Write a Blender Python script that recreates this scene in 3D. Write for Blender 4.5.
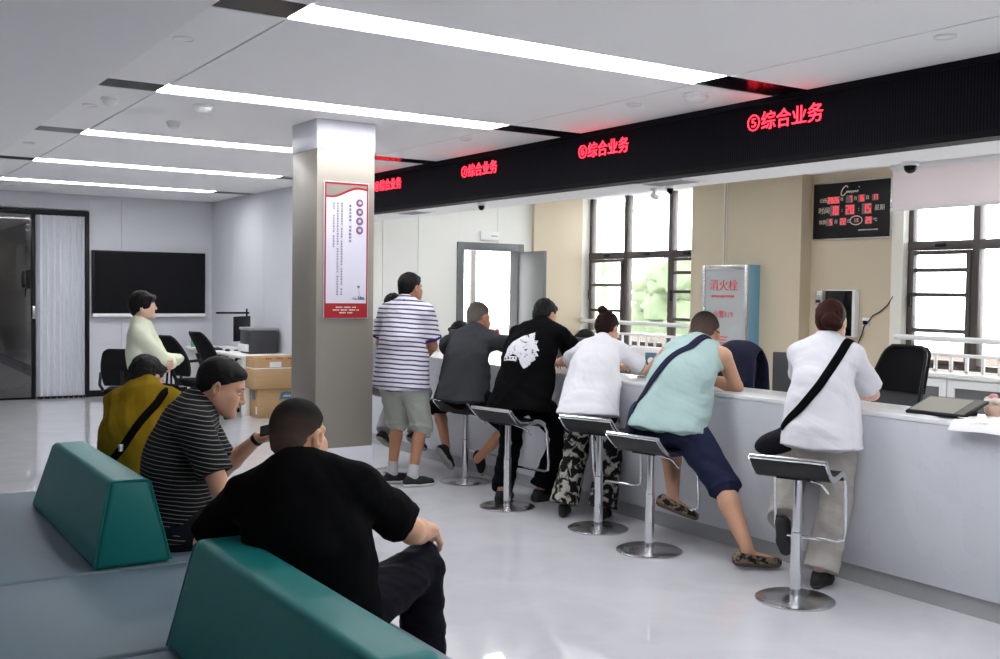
import bpy, bmesh, math, random
import numpy as np
from mathutils import Vector, Matrix, noise as mnoise

random.seed(7)
for _o in list(bpy.data.objects):
    bpy.data.objects.remove(_o)
SC = bpy.context.scene
COL = SC.collection

# ------------------------------------------------------------------ camera, world, exposure
EYE = 1.6
YAW, PITCH, ROLL, FOCAL = 0.57674505, 0.03682918, 0.01383865, 1.05104668
_fw = Vector((math.sin(YAW) * math.cos(PITCH), math.cos(YAW) * math.cos(PITCH), -math.sin(PITCH)))
_r0 = Vector((math.cos(YAW), -math.sin(YAW), 0))
_u0 = _r0.cross(_fw)
_r = _r0 * math.cos(ROLL) + _u0 * math.sin(ROLL)
_u = _u0 * math.cos(ROLL) - _r0 * math.sin(ROLL)
cam_data = bpy.data.cameras.new('camera')
cam_data.sensor_fit = 'HORIZONTAL'
cam_data.sensor_width = 36.0
cam_data.lens = 36.0 * FOCAL
cam_data.clip_start = 0.05
cam_data.clip_end = 200
cam = bpy.data.objects.new('camera', cam_data)
COL.objects.link(cam)
_m = Matrix.Identity(4)
for _i in range(3):
    _m[_i][0] = _r[_i]
    _m[_i][1] = _u[_i]
    _m[_i][2] = -_fw[_i]
_m[2][3] = EYE
cam.matrix_world = _m
SC.camera = cam

SC.view_settings.view_transform = 'Standard'
SC.view_settings.look = 'None'
SC.view_settings.gamma = 1.0
SC.view_settings.exposure = 0.0
SC.view_settings.use_curve_mapping = False
SC.cycles.max_bounces = 10
SC.cycles.diffuse_bounces = 5

world = bpy.data.worlds.new('sky')
SC.world = world
world.use_nodes = True
_bg = world.node_tree.nodes['Background']
_bg.inputs[0].default_value = (0.93, 0.97, 1.0, 1)
_bg.inputs[1].default_value = 10.0
STRIP_POWER = 18.5


# ------------------------------------------------------------------ materials
def mat(name, color, rough=0.5, metal=0.0, spec=0.5, bump=None, emit=None, coat=0.0, trans=0.0, alpha=1.0):
    m = bpy.data.materials.new(name)
    m.use_nodes = True
    nt = m.node_tree
    b = nt.nodes['Principled BSDF']
    b.inputs['Base Color'].default_value = (*color, 1)
    b.inputs['Roughness'].default_value = rough
    b.inputs['Metallic'].default_value = metal
    b.inputs['Specular IOR Level'].default_value = spec
    b.inputs['Coat Weight'].default_value = coat
    b.inputs['Transmission Weight'].default_value = trans
    b.inputs['Alpha'].default_value = alpha
    if emit:
        b.inputs['Emission Color'].default_value = (*emit[0], 1)
        b.inputs['Emission Strength'].default_value = emit[1]
    if bump:
        scale, strength, dist = bump
        tc = nt.nodes.new('ShaderNodeTexCoord')
        n = nt.nodes.new('ShaderNodeTexNoise')
        n.inputs['Scale'].default_value = scale
        n.inputs['Detail'].default_value = 4
        bp = nt.nodes.new('ShaderNodeBump')
        bp.inputs['Strength'].default_value = strength
        bp.inputs['Distance'].default_value = dist
        nt.links.new(tc.outputs['Object'], n.inputs['Vector'])
        nt.links.new(n.outputs['Fac'], bp.inputs['Height'])
        nt.links.new(bp.outputs['Normal'], b.inputs['Normal'])
    return m


def nodes_of(m):
    return m.node_tree, m.node_tree.nodes['Principled BSDF']


def noise_color(m, c1, c2, scale, lo=0.4, hi=0.6, detail=4, stretch=None, distort=0.0):
    """base colour = two colours mixed by noise (grain, mottling, veins)"""
    nt, b = nodes_of(m)
    tc = nt.nodes.new('ShaderNodeTexCoord')
    n = nt.nodes.new('ShaderNodeTexNoise')
    n.inputs['Scale'].default_value = scale
    n.inputs['Detail'].default_value = detail
    n.inputs['Distortion'].default_value = distort
    r = nt.nodes.new('ShaderNodeValToRGB')
    r.color_ramp.elements[0].position = lo
    r.color_ramp.elements[1].position = hi
    r.color_ramp.elements[0].color = (*c1, 1)
    r.color_ramp.elements[1].color = (*c2, 1)
    if stretch:
        mp = nt.nodes.new('ShaderNodeMapping')
        mp.inputs['Scale'].default_value = stretch
        nt.links.new(tc.outputs['Object'], mp.inputs['Vector'])
        nt.links.new(mp.outputs['Vector'], n.inputs['Vector'])
    else:
        nt.links.new(tc.outputs['Object'], n.inputs['Vector'])
    nt.links.new(n.outputs['Fac'], r.inputs['Fac'])
    nt.links.new(r.outputs['Color'], b.inputs['Base Color'])
    return r


def stripe_mat(name, base, line, period, width, axis=(0, 0, 1), phase=0.0, rough=0.85):
    """knitted stripes along an axis of the garment, slightly waved"""
    m = mat(name, base, rough, spec=0.2)
    nt, b = nodes_of(m)
    tc = nt.nodes.new('ShaderNodeTexCoord')
    d = nt.nodes.new('ShaderNodeVectorMath')
    d.operation = 'DOT_PRODUCT'
    d.inputs[1].default_value = axis
    nz = nt.nodes.new('ShaderNodeTexNoise')
    nz.inputs['Scale'].default_value = 5
    nt.links.new(tc.outputs['Object'], nz.inputs['Vector'])
    a = nt.nodes.new('ShaderNodeMath')
    a.operation = 'MULTIPLY_ADD'
    a.inputs[1].default_value = 0.018
    nt.links.new(nz.outputs['Fac'], a.inputs[0])
    nt.links.new(tc.outputs['Object'], d.inputs[0])
    nt.links.new(d.outputs['Value'], a.inputs[2])
    s = nt.nodes.new('ShaderNodeMath')
    s.operation = 'ADD'
    s.inputs[1].default_value = phase + 10
    nt.links.new(a.outputs[0], s.inputs[0])
    mod = nt.nodes.new('ShaderNodeMath')
    mod.operation = 'MODULO'
    mod.inputs[1].default_value = period
    nt.links.new(s.outputs[0], mod.inputs[0])
    lt = nt.nodes.new('ShaderNodeMath')
    lt.operation = 'LESS_THAN'
    lt.inputs[1].default_value = width
    nt.links.new(mod.outputs[0], lt.inputs[0])
    mx = nt.nodes.new('ShaderNodeMix')
    mx.data_type = 'RGBA'
    mx.inputs['A'].default_value = (*base, 1)
    mx.inputs['B'].default_value = (*line, 1)
    nt.links.new(lt.outputs[0], mx.inputs['Factor'])
    nt.links.new(mx.outputs['Result'], b.inputs['Base Color'])
    return m


def srgb(r, g, b):
    f = lambda c: (c / 255 / 12.92) if c <= 10 else ((c / 255 + 0.055) / 1.055) ** 2.4
    return (f(r), f(g), f(b))


M = {}
M['ceiling'] = mat('ceiling_paint', (0.93, 0.93, 0.93), 0.75, spec=0.2)
M['ceiling_grey'] = mat('ceiling_soffit_paint', (0.88, 0.88, 0.89), 0.8, spec=0.2)
M['panel'] = mat('wall_panel', (0.60, 0.61, 0.645), 0.55, spec=0.3)
M['panel_warm'] = mat('wall_panel_warm', (0.80, 0.80, 0.75), 0.55, spec=0.3)
M['beige'] = mat('beige_wall', (0.60, 0.51, 0.37), 0.5, spec=0.35, bump=(90, 0.04, 0.002))
M['beige_dull'] = mat('rear_wall', (0.55, 0.55, 0.56), 0.8, spec=0.2)
M['cream'] = mat('window_reveal', (0.80, 0.78, 0.70), 0.6)
M['column'] = mat('champagne_metal', (0.27, 0.246, 0.212), 0.42, metal=0.4, spec=0.35)
M['column_white'] = mat('white_cladding', (0.58, 0.59, 0.64), 0.35)
M['seam'] = mat('dark_seam', (0.02, 0.02, 0.02), 0.6)
M['black_gloss'] = mat('black_gloss', (0.004, 0.004, 0.005), 0.2, spec=0.14)
M['black'] = mat('black_plastic', (0.006, 0.006, 0.007), 0.45, spec=0.25)
M['black_frame'] = mat('black_frame', (0.006, 0.006, 0.007), 0.4, spec=0.2)
M['strip'] = mat('light_diffuser', (0.9, 0.9, 0.9), 0.5, emit=((0.96, 0.97, 1.0), STRIP_POWER))
M['white'] = mat('white_plastic', (0.82, 0.82, 0.82), 0.35)
M['white_paint'] = mat('white_paint', (0.84, 0.84, 0.82), 0.4)
M['grey_plastic'] = mat('grey_plastic', (0.30, 0.31, 0.32), 0.4)
M['dark_grey'] = mat('dark_grey_plastic', (0.035, 0.037, 0.042), 0.4)
M['chrome'] = mat('chrome', (0.74, 0.75, 0.77), 0.09, metal=1.0)
M['steel'] = mat('brushed_steel', (0.62, 0.62, 0.63), 0.25, metal=1.0)
M['glass'] = mat('clear_glass', (1, 1, 1), 0.0, trans=1.0)
M['window_metal'] = mat('brown_aluminium', (0.085, 0.07, 0.066), 0.4, spec=0.4)
M['grey_metal'] = mat('grey_door_metal', (0.14, 0.145, 0.15), 0.4)
M['cardboard'] = mat('cardboard', (0.50, 0.33, 0.17), 0.85, spec=0.1)
noise_color(M['cardboard'], (0.47, 0.31, 0.155), (0.54, 0.36, 0.19), 6, 0.3, 0.7, stretch=(1, 1, 9))
M['tape'] = mat('white_strap', (0.8, 0.8, 0.8), 0.4)
M['paper'] = mat('white_paper', (0.86, 0.86, 0.86), 0.7)
M['red'] = mat('red_print', (0.30, 0.004, 0.009), 0.4)
M['red_ink'] = mat('red_ink', (0.62, 0.02, 0.04), 0.6)
M['blue_print'] = mat('blue_print', (0.07, 0.17, 0.24), 0.6)
M['lavender'] = mat('poster_paper', (0.60, 0.58, 0.67), 0.35)
M['ink'] = mat('ink', (0.08, 0.07, 0.11), 0.6)
M['ink_violet'] = mat('violet_ink', (0.20, 0.09, 0.17), 0.6)
M['cream_ink'] = mat('cream_print', (0.75, 0.68, 0.58), 0.5)
M['led_red'] = mat('red_led', (0.5, 0, 0), 0.5, emit=((1.0, 0.015, 0.032), 7.5))
M['led_red2'] = mat('red_digit', (0.5, 0, 0), 0.5, emit=((1.0, 0.05, 0.07), 1.6))
M['digit_off'] = mat('digit_window', (0.16, 0.14, 0.14), 0.4)
M['teal'] = mat('teal_leather', (0.008, 0.150, 0.145), 0.42, spec=0.22, bump=(260, 0.10, 0.002))
M['leather_grey'] = mat('grey_leather', (0.135, 0.185, 0.222), 0.45, spec=0.28, bump=(260, 0.10, 0.002))
M['blind'] = mat('roller_blind', (0.84, 0.79, 0.80), 0.8, spec=0.1)
_nt, _b = nodes_of(M['blind'])
_b.inputs['Transmission Weight'].default_value = 0.0
_tr = _nt.nodes.new('ShaderNodeBsdfTranslucent')
_tr.inputs[0].default_value = (0.85, 0.78, 0.79, 1)
_mx = _nt.nodes.new('ShaderNodeMixShader')
_mx.inputs[0].default_value = 0.30
_out = [n for n in _nt.nodes if n.type == 'OUTPUT_MATERIAL'][0]
_nt.links.new(_b.outputs[0], _mx.inputs[1])
_nt.links.new(_tr.outputs[0], _mx.inputs[2])
_nt.links.new(_mx.outputs[0], _out.inputs[0])
M['curtain'] = mat('pleated_vinyl', (0.74, 0.76, 0.80), 0.5, spec=0.3)
M['mesh_back'] = mat('chair_mesh', (0.012, 0.012, 0.013), 0.9, spec=0.1)
M['mesh_grey'] = mat('chair_grey_mesh', (0.075, 0.078, 0.08), 0.9, spec=0.1)
M['black_fabric'] = mat('black_fabric', (0.006, 0.006, 0.007), 0.9, spec=0.1)
M['navy'] = mat('navy_fabric', (0.012, 0.014, 0.035), 0.85, spec=0.2, bump=(40, 0.3, 0.01))
M['leaf'] = mat('pale_leaves', (0.15, 0.185, 0.115), 0.8, spec=0.1)
M['pave'] = mat('paving', (0.8, 0.8, 0.77), 0.9)
M['brick'] = mat('parapet', (0.30, 0.25, 0.23), 0.9)
M['bark'] = mat('bark', (0.2, 0.16, 0.12), 0.9)
M['white_fabric'] = mat('white_fabric', (0.8, 0.8, 0.8), 0.8)

# counter stone: pale grey with a few fine veins
M['stone'] = mat('pale_marble', (0.57, 0.58, 0.62), 0.28)
_rp = noise_color(M['stone'], (0.36, 0.36, 0.40), (0.57, 0.58, 0.62), 2.2, 0.493, 0.50, 8, (1.0, 1.0, 0.8), 1.2)
_rp.color_ramp.elements.new(0.507).color = (0.555, 0.565, 0.605, 1)
_e = _rp.color_ramp.elements.new(0.485)
_e.color = (0.57, 0.58, 0.62, 1)
_rp.color_ramp.elements[1].color = (0.52, 0.525, 0.565, 1)
M['stone_top_lit'] = mat('lit_stone_top', (0.78, 0.79, 0.80), 0.18)  # same counter stone, window light on the worktop painted in as whiter colour
M['plinth'] = mat('grey_plinth', (0.36, 0.37, 0.375), 0.35)

# polished floor with large tiles
M['floor'] = mat('polished_floor', (0.62, 0.62, 0.65), 0.035, spec=0.75)
_nt, _b = nodes_of(M['floor'])
_tc = _nt.nodes.new('ShaderNodeTexCoord')
_br = _nt.nodes.new('ShaderNodeTexBrick')
_br.offset = 0.0
_br.inputs['Color1'].default_value = (0.575, 0.575, 0.60, 1)
_br.inputs['Color2'].default_value = (0.56, 0.56, 0.585, 1)
_br.inputs['Mortar'].default_value = (0.545, 0.545, 0.57, 1)
_br.inputs['Scale'].default_value = 1.0
_br.inputs['Mortar Size'].default_value = 0.0018
_br.inputs['Brick Width'].default_value = 0.8
_br.inputs['Row Height'].default_value = 0.8
_nt.links.new(_tc.outputs['Object'], _br.inputs['Vector'])
_nz = _nt.nodes.new('ShaderNodeTexNoise')
_nz.inputs['Scale'].default_value = 1.6
_nz.inputs['Detail'].default_value = 8
_nz.inputs['Distortion'].default_value = 1.5
_nt.links.new(_tc.outputs['Object'], _nz.inputs['Vector'])
_mm = _nt.nodes.new('ShaderNodeMix')
_mm.data_type = 'RGBA'
_mm.blend_type = 'MULTIPLY'
_mm.inputs['Factor'].default_value = 1.0
_rr = _nt.nodes.new('ShaderNodeValToRGB')
_rr.color_ramp.elements[0].position = 0.35
_rr.color_ramp.elements[0].color = (0.92, 0.92, 0.93, 1)
_rr.color_ramp.elements[1].position = 0.6
_nt.links.new(_nz.outputs['Fac'], _rr.inputs['Fac'])
_nt.links.new(_br.outputs['Color'], _mm.inputs['A'])
_nt.links.new(_rr.outputs['Color'], _mm.inputs['B'])
_nt.links.new(_mm.outputs['Result'], _b.inputs['Base Color'])
_n2 = _nt.nodes.new('ShaderNodeTexNoise')
_n2.inputs['Scale'].default_value = 2.5
_nt.links.new(_tc.outputs['Object'], _n2.inputs['Vector'])
_bp = _nt.nodes.new('ShaderNodeBump')
_bp.inputs['Strength'].default_value = 0.015
_bp.inputs['Distance'].default_value = 0.02
_nt.links.new(_n2.outputs['Fac'], _bp.inputs['Height'])
_nt.links.new(_bp.outputs['Normal'], _b.inputs['Normal'])

# LED face: black with fine vertical ribs
M['led_face'] = mat('led_face', (0.006, 0.006, 0.010), 0.6, spec=0.04)
M['led_frame'] = mat('led_frame', (0.007, 0.007, 0.009), 0.6, spec=0.08)
_nt, _b = nodes_of(M['led_face'])
_tc = _nt.nodes.new('ShaderNodeTexCoord')
_wv = _nt.nodes.new('ShaderNodeTexWave')
_wv.bands_direction = 'Y'
_wv.inputs['Scale'].default_value = 16
_nt.links.new(_tc.outputs['Object'], _wv.inputs['Vector'])
_rr = _nt.nodes.new('ShaderNodeValToRGB')
_rr.color_ramp.elements[0].color = (0.002, 0.002, 0.003, 1)
_rr.color_ramp.elements[1].color = (0.011, 0.0105, 0.016, 1)
_nt.links.new(_wv.outputs['Fac'], _rr.inputs['Fac'])
_nt.links.new(_rr.outputs['Color'], _b.inputs['Base Color'])


# ------------------------------------------------------------------ object helpers
def put(o, parent=None, loc=None, rotz=None):
    COL.objects.link(o)
    if parent is not None:
        o.parent = parent
    if loc is not None:
        o.location = loc
    if rotz is not None:
        o.rotation_euler = (0, 0, rotz)
    return o


def tag(o, label, cat, group=None):
    o['label'] = label
    o['category'] = cat
    if group:
        o['group'] = group
    return o


def thing(name, label, cat, loc=(0, 0, 0), rotz=0.0, group=None):
    o = bpy.data.objects.new(name, None)
    o.empty_display_size = 0.1
    put(o, None, loc, rotz)
    return tag(o, label, cat, group)


class MB:
    """collects shapes, becomes ONE mesh object"""
    def __init__(self):
        self.bm = bmesh.new()
        self.n = 0

    def box(self, x0, x1, y0, y1, z0, z1, mtx=None):
        e = 0.00012 * (self.n % 6)      # neighbouring boxes never share a face exactly
        self.n += 1
        x0, x1, y0, y1, z0, z1 = x0 + e, x1 - e, y0 + e, y1 - e, z0 + e, z1 - e
        v = [self.bm.verts.new((x, y, z)) for x in (x0, x1) for y in (y0, y1) for z in (z0, z1)]
        for f in ((0, 1, 3, 2), (4, 6, 7, 5), (0, 4, 5, 1), (2, 3, 7, 6), (0, 2, 6, 4), (1, 5, 7, 3)):
            self.bm.faces.new([v[i] for i in f])
        if mtx is not None:
            for p in v:
                p.co = mtx @ p.co
        return self

    def prism(self, pts, ext, origin=(0, 0, 0), u=(1, 0, 0), w=(0, 0, 1)):
        """polygon pts (a,b) in the u,w plane, swept by the vector ext"""
        o, u, w, e = Vector(origin), Vector(u), Vector(w), Vector(ext)
        a = [self.bm.verts.new(o + u * p[0] + w * p[1]) for p in pts]
        b = [self.bm.verts.new(v.co + e) for v in a]
        self.bm.faces.new(a)
        self.bm.faces.new(b[::-1])
        n = len(a)
        for i in range(n):
            self.bm.faces.new([a[i], b[i], b[(i + 1) % n], a[(i + 1) % n]])
        return self

    def lathe(self, prof, c=(0, 0, 0), axis='z', seg=32):
        rings = []
        for r, h in prof:
            ring = []
            for k in range(seg):
                t = 2 * math.pi * k / seg
                p = (r * math.cos(t), r * math.sin(t), h)
                if axis == 'x':
                    p = (p[2], p[0], p[1])
                elif axis == 'y':
                    p = (p[0], p[2], p[1])
                ring.append(self.bm.verts.new((c[0] + p[0], c[1] + p[1], c[2] + p[2])))
            rings.append(ring)
        for a, b in zip(rings, rings[1:]):
            for k in range(seg):
                self.bm.faces.new([a[k], a[(k + 1) % seg], b[(k + 1) % seg], b[k]])
        self.bm.faces.new(rings[0][::-1])
        self.bm.faces.new(rings[-1])
        return self

    def tube(self, pts, r, seg=12, flat=None, close=False, rr=None):
        """round (or flattened: flat=(normal, thickness ratio)) tube along points"""
        pts = [Vector(p) for p in pts]
        n = len(pts)
        rings = []
        prev = None
        for i, p in enumerate(pts):
            if close:
                t = (pts[(i + 1) % n] - pts[i - 1]).normalized()
            else:
                t = (pts[min(i + 1, n - 1)] - pts[max(i - 1, 0)]).normalized()
            if flat is not None:
                a = Vector(flat[0] if not isinstance(flat[0], list) else flat[0][i])
                a = (a - t * a.dot(t)).normalized()
            else:
                if prev is None:
                    a = t.orthogonal().normalized()
                else:
                    a = (prev - t * prev.dot(t)).normalized()
            prev = a
            b = t.cross(a)
            k = flat[1] if flat is not None else 1.0
            rad = rr[i] if rr else r
            rings.append([self.bm.verts.new(p + (a * math.cos(2 * math.pi * j / seg) * k + b * math.sin(2 * math.pi * j / seg)) * rad) for j in range(seg)])
        pairs = list(zip(rings, rings[1:]))
        if close:
            pairs.append((rings[-1], rings[0]))
        for a, b in pairs:
            for j in range(seg):
                self.bm.faces.new([a[j], a[(j + 1) % seg], b[(j + 1) % seg], b[j]])
        if not close:
            self.bm.faces.new(rings[0][::-1])
            self.bm.faces.new(rings[-1])
        return self

    def grid(self, fn, nu, nv, thick=None):
        """surface fn(u,v)->point, u,v in 0..1, optional thickness vector function"""
        top = [[self.bm.verts.new(fn(i / nu, j / nv)) for j in range(nv + 1)] for i in range(nu + 1)]
        for i in range(nu):
            for j in range(nv):
                self.bm.faces.new([top[i][j], top[i + 1][j], top[i + 1][j + 1], top[i][j + 1]])
        if thick is not None:
            th = Vector(thick)
            bot = [[self.bm.verts.new(v.co + th) for v in row] for row in top]
            for i in range(nu):
                for j in range(nv):
                    self.bm.faces.new([bot[i][j], bot[i][j + 1], bot[i + 1][j + 1], bot[i + 1][j]])
            for i in range(nu):
                self.bm.faces.new([top[i][0], bot[i][0], bot[i + 1][0], top[i + 1][0]])
                self.bm.faces.new([top[i][nv], top[i + 1][nv], bot[i + 1][nv], bot[i][nv]])
            for j in range(nv):
                self.bm.faces.new([top[0][j], top[0][j + 1], bot[0][j + 1], bot[0][j]])
                self.bm.faces.new([top[nu][j], bot[nu][j], bot[nu][j + 1], top[nu][j + 1]])
        return self

    def blob(self, c, r, sub=3, amp=0.0, freq=1.0, seed=0):
        g = bmesh.ops.create_icosphere(self.bm, subdivisions=sub, radius=1.0)
        for v in g['verts']:
            d = v.co.copy()
            k = 1 + amp * mnoise.fractal(d * freq + Vector((seed, seed * 1.7, 0)), 1.0, 2.0, 3)
            v.co = Vector((c[0] + d.x * r[0] * k, c[1] + d.y * r[1] * k, c[2] + d.z * r[2] * k))
        return self

    def build(self, name, material, parent=None, bevel=0.0, seg=2, smooth=False, loc=None, rotz=None, angle=40):
        bmesh.ops.recalc_face_normals(self.bm, faces=self.bm.faces)
        if bevel > 0:
            ed = [e for e in self.bm.edges if len(e.link_faces) == 2 and e.calc_face_angle(0) > math.radians(25)]
            bmesh.ops.bevel(self.bm, geom=ed, offset=bevel, segments=seg, profile=0.5, affect='EDGES', clamp_overlap=True)
        me = bpy.data.meshes.new(name)
        self.bm.to_mesh(me)
        self.bm.free()
        me.materials.append(material)
        if smooth or bevel > 0:
            for p in me.polygons:
                p.use_smooth = True
            try:
                me.set_sharp_from_angle(angle=math.radians(angle))
            except Exception:
                pass
        o = bpy.data.objects.new(name, me)
        return put(o, parent, loc, rotz)


def struct(o):
    o['kind'] = 'structure'
    return o


def copy_tree(o, parent=None):
    c = o.copy()
    COL.objects.link(c)
    if parent is not None:
        c.parent = parent
    for ch in [x for x in bpy.data.objects if x.parent == o]:
        copy_tree(ch, c)
    return c


def lettering(s, size, material, parent, origin, u, w, name='lettering', depth=0.002, center=True, xscale=1.0, shear=0.0):
    """real letters as a mesh standing on the plane spanned by u (reading direction) and w (up)"""
    cu = bpy.data.curves.new(name, 'FONT')
    cu.body = s
    cu.size = size
    cu.shear = shear
    cu.extrude = depth / 2
    cu.resolution_u = 3
    if center:
        cu.align_x = 'CENTER'
        cu.align_y = 'CENTER'
    t = bpy.data.objects.new(name + '_curve', cu)
    COL.objects.link(t)
    dg = bpy.context.evaluated_depsgraph_get()
    me = bpy.data.meshes.new_from_object(t.evaluated_get(dg), depsgraph=dg)
    bpy.data.objects.remove(t)
    bpy.data.curves.remove(cu)
    u, w = Vector(u).normalized(), Vector(w).normalized()
    n = u.cross(w)
    mt = Matrix.Identity(4)
    for i in range(3):
        mt[i][0], mt[i][1], mt[i][2] = u[i] * xscale, w[i], n[i]
        mt[i][3] = origin[i] + n[i] * depth / 2
    me.transform(mt)
    me.materials.clear()
    me.materials.append(material)
    me.name = name
    o = bpy.data.objects.new(name, me)
    return put(o, parent)
# ------------------------------------------------------------------ room shell
YF, XH, YE, XL, YR = 15.8, 5.04, 11.8, -2.6, -3.2   # far wall, far right wall, end wall behind the counter, left, rear
CEIL = 2.88

struct(MB().box(XL, 9.3, YR, YF, -0.1, 0.0).build('floor', M['floor']))
struct(MB().box(0.2, 4.2, YF, 25, -0.1, 0.0).build('floor', M['floor']))

# ceiling: panels with narrow dark joints and slots for the light strips
strips = [-2.40, -0.05, 2.30, 4.655, 6.97, 9.335, 11.70, 14.08]
SW = 0.148
edges = [YR]
for y in strips:
    edges += [y - SW, y + SW]
edges.append(YF)
mb = MB()
for i in range(0, len(edges), 2):
    for x0, x1 in ((1.39, 1.883), (1.897, 4.514), (4.526, 5.2)):
        mb.box(x0, x1, edges[i], edges[i + 1], CEIL, CEIL + 0.05)
mb.box(1.39, 5.2, YR, YF, 3.02, 3.08)
struct(mb.build('ceiling', M['ceiling']))
struct(MB().box(1.875, 1.905, YR, YF, CEIL + 0.051, CEIL + 0.06).box(4.505, 4.535, YR, YF, CEIL + 0.051, CEIL + 0.06).build('trim_2', M['seam']))
struct(MB().box(XL, 1.385, YR, YF, 2.765, 3.08).build('ceiling', M['ceiling_grey']))
struct(MB().box(5.345, 5.83, YR, YE, 2.446, 2.60).box(5.35, 5.83, YR, YE, 2.6, 3.08).build('ceiling', M['ceiling']))
struct(MB().box(5.83, 9.3, YR, YE, 2.90, 3.08).build('ceiling', M['ceiling']))

sl = {4.655: 'wide glowing ceiling light strip nearest the camera, above the first black fascia text',
      6.97: 'glowing ceiling light strip just in front of the pillar top',
      9.335: 'glowing ceiling light strip running behind the pillar top',
      11.70: 'thin glowing ceiling light strip, second from the far wall',
      14.08: 'thin glowing ceiling light strip closest to the far wall with the screen',
      2.30: 'glowing ceiling light strip overhead in front of the teal seat backs',
      -0.05: 'glowing ceiling light strip overhead at the camera',
      -2.40: 'glowing ceiling light strip near the rear wall'}
for y in strips:
    t = thing('ceiling_light', sl[y], 'ceiling light', (1.89, y, CEIL), 0, 'recessed ceiling light strips')
    MB().box(0.004, 2.626, -SW + 0.004, SW - 0.004, 0.006, 0.03).build('diffuser', M['strip'], t)
    MB().box(-0.49, -0.002, -SW, SW, 0.004, 0.03).build('end_panel', M['black_gloss'], t)
    MB().box(2.632, 3.46, -SW, SW, 0.004, 0.03).build('end_panel', M['black_gloss'], t)

for y, lab in ((1.5, 'square ceiling lamp over the staff side near the rear'), (4.6, 'square ceiling lamp over the staff side near the wall clock'),
               (7.7, 'square ceiling lamp over the staff side near the hydrant cabinet'), (10.4, 'square ceiling lamp over the staff side near the grey door')):
    t = thing('panel_lamp', lab, 'ceiling light', (7.1, y, 2.90), 0, 'square lamps over the staff side')
    MB().box(-0.32, 0.32, -0.32, 0.32, -0.02, 0.0).build('frame', M['white'], t, bevel=0.003)
    MB().box(-0.30, 0.30, -0.30, 0.30, -0.023, -0.019).build('diffuser', M['strip'], t)

# far wall with the screen: panels on a backing, opening for the glass door
mb = MB().box(XL, 1.0, YF, YF + 0.12, 0, 3.08).box(3.26, XH + 0.2, YF + 0.012, YF + 0.12, 0, 3.08).box(1.0, 3.26, YF, YF + 0.12, 2.66, 3.08)
for x0, x1 in ((3.262, 3.71), (3.716, XH)):
    for z0, z1 in ((0.09, 0.745), (0.751, 2.879)):
        mb.box(x0, x1, YF, YF + 0.014, z0, z1)
struct(mb.build('wall_far', M['panel']))
struct(MB().box(3.26, XH, YF - 0.012, YF + 0.02, 0, 0.088).build('baseboard_far', M['black_frame']))
# right-hand wall beside the far desk
mb = MB().box(XH + 0.012, XH + 0.2, YE, YF, 0, 3.08)
for y0, y1 in ((YE, 12.394), (12.4, 13.594), (13.6, 14.794), (14.8, YF)):
    for z0, z1 in ((0.09, 0.745), (0.751, 2.879)):
        mb.box(XH, XH + 0.014, y0, y1, z0, z1)
struct(mb.build('wall_right', M['panel']))
struct(MB().box(XH - 0.012, XH + 0.02, YE, YF, 0, 0.088).build('baseboard_right', M['black_frame']))
# end wall behind the counter, with a doorway
DX0, DX1, DZ = 7.02, 8.00, 2.20
mb = MB().box(XH, DX0, YE + 0.012, YE + 0.15, 0, 3.08).box(DX1, 8.17, YE + 0.012, YE + 0.15, 0, 3.08).box(DX0, DX1, YE + 0.012, YE + 0.15, DZ, 3.08)
for x0, x1, z0 in ((XH, 5.915, 0), (5.92, 6.415, 0), (6.42, DX0, 0), (DX0, 7.615, DZ), (7.62, DX1, DZ), (DX1, 8.17, 0)):
    mb.box(x0, x1, YE, YE + 0.014, z0, 2.95)
struct(mb.build('wall_end', M['panel_warm']))
struct(MB().box(8.17, 9.0, YE - 0.06, YE + 0.15, 0, 3.08).build('wall_end', M['beige']))
# window wall
W1A, W1B, W2A, W2B = 9.45, 11.74, 2.6, 6.60
mb = MB()
mb.box(8.9, 9.35, 7.76, W1A, 0, 3.08)                       # pier with the hydrant cabinet
mb.box(9.07, 9.35, W2B + 0.1, 7.76, 0, 3.08)                # section with the clock
mb.box(9.07, 9.35, YR, W2A, 0, 3.08)
mb.box(9.02, 9.35, W1A, W1B, 0, 0.86).box(9.07, 9.35, W2A, W2B + 0.1, 0, 0.86)
mb.box(9.0, 9.35, W1B, YE + 0.15, 0, 3.08)
struct(mb.build('wall_window', M['beige']))
struct(MB().box(8.985, 9.2, W1B - 0.002, W1B + 0.05, 0.86, 3.0).box(9.055, 9.25, W2B - 0.002, W2B + 0.13, 0.86, 3.0).build('trim_1', M['cream']))
struct(MB().box(XL, 9.35, YR - 0.12, YR, 0, 3.08).build('wall_rear', M['beige_dull']))
struct(MB().box(XL - 0.12, XL, YR, YF, 0, 3.08).build('wall_left', M['panel']))

# corridor beyond the glass door
struct(MB().box(3.32, 3.44, YF + 0.12, 25, 0, 2.9).box(0.2, 0.32, YF + 0.12, 25, 0, 2.9).box(0.2, 3.44, 25, 25.1, 0, 2.9).build('wall_corridor', M['beige_dull']))
struct(MB().box(0.2, 3.44, YF + 0.12, 25, 2.75, 2.9).build('ceiling_corridor', M['ceiling_grey']))
struct(MB().box(3.30, 3.33, YF + 0.12, 25, 0, 0.10).build('baseboard_corridor', M['black_frame']))
t = thing('corridor_fill_lamp', 'unseen added lamp that brightens the corridor behind the glass door', 'ceiling light', (1.7, 19.5, 2.75))  # lamp added out of view to brighten the dark corridor
MB().box(-0.15, 0.15, -0.6, 0.6, -0.03, 0.0).build('frame', M['white'], t, bevel=0.004)
MB().box(-0.13, 0.13, -0.58, 0.58, -0.033, -0.029).build('diffuser', mat('corridor_fill_panel', (0.9, 0.9, 0.9), 0.5, emit=((1, 1, 1), 11.0)), t)
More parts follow.
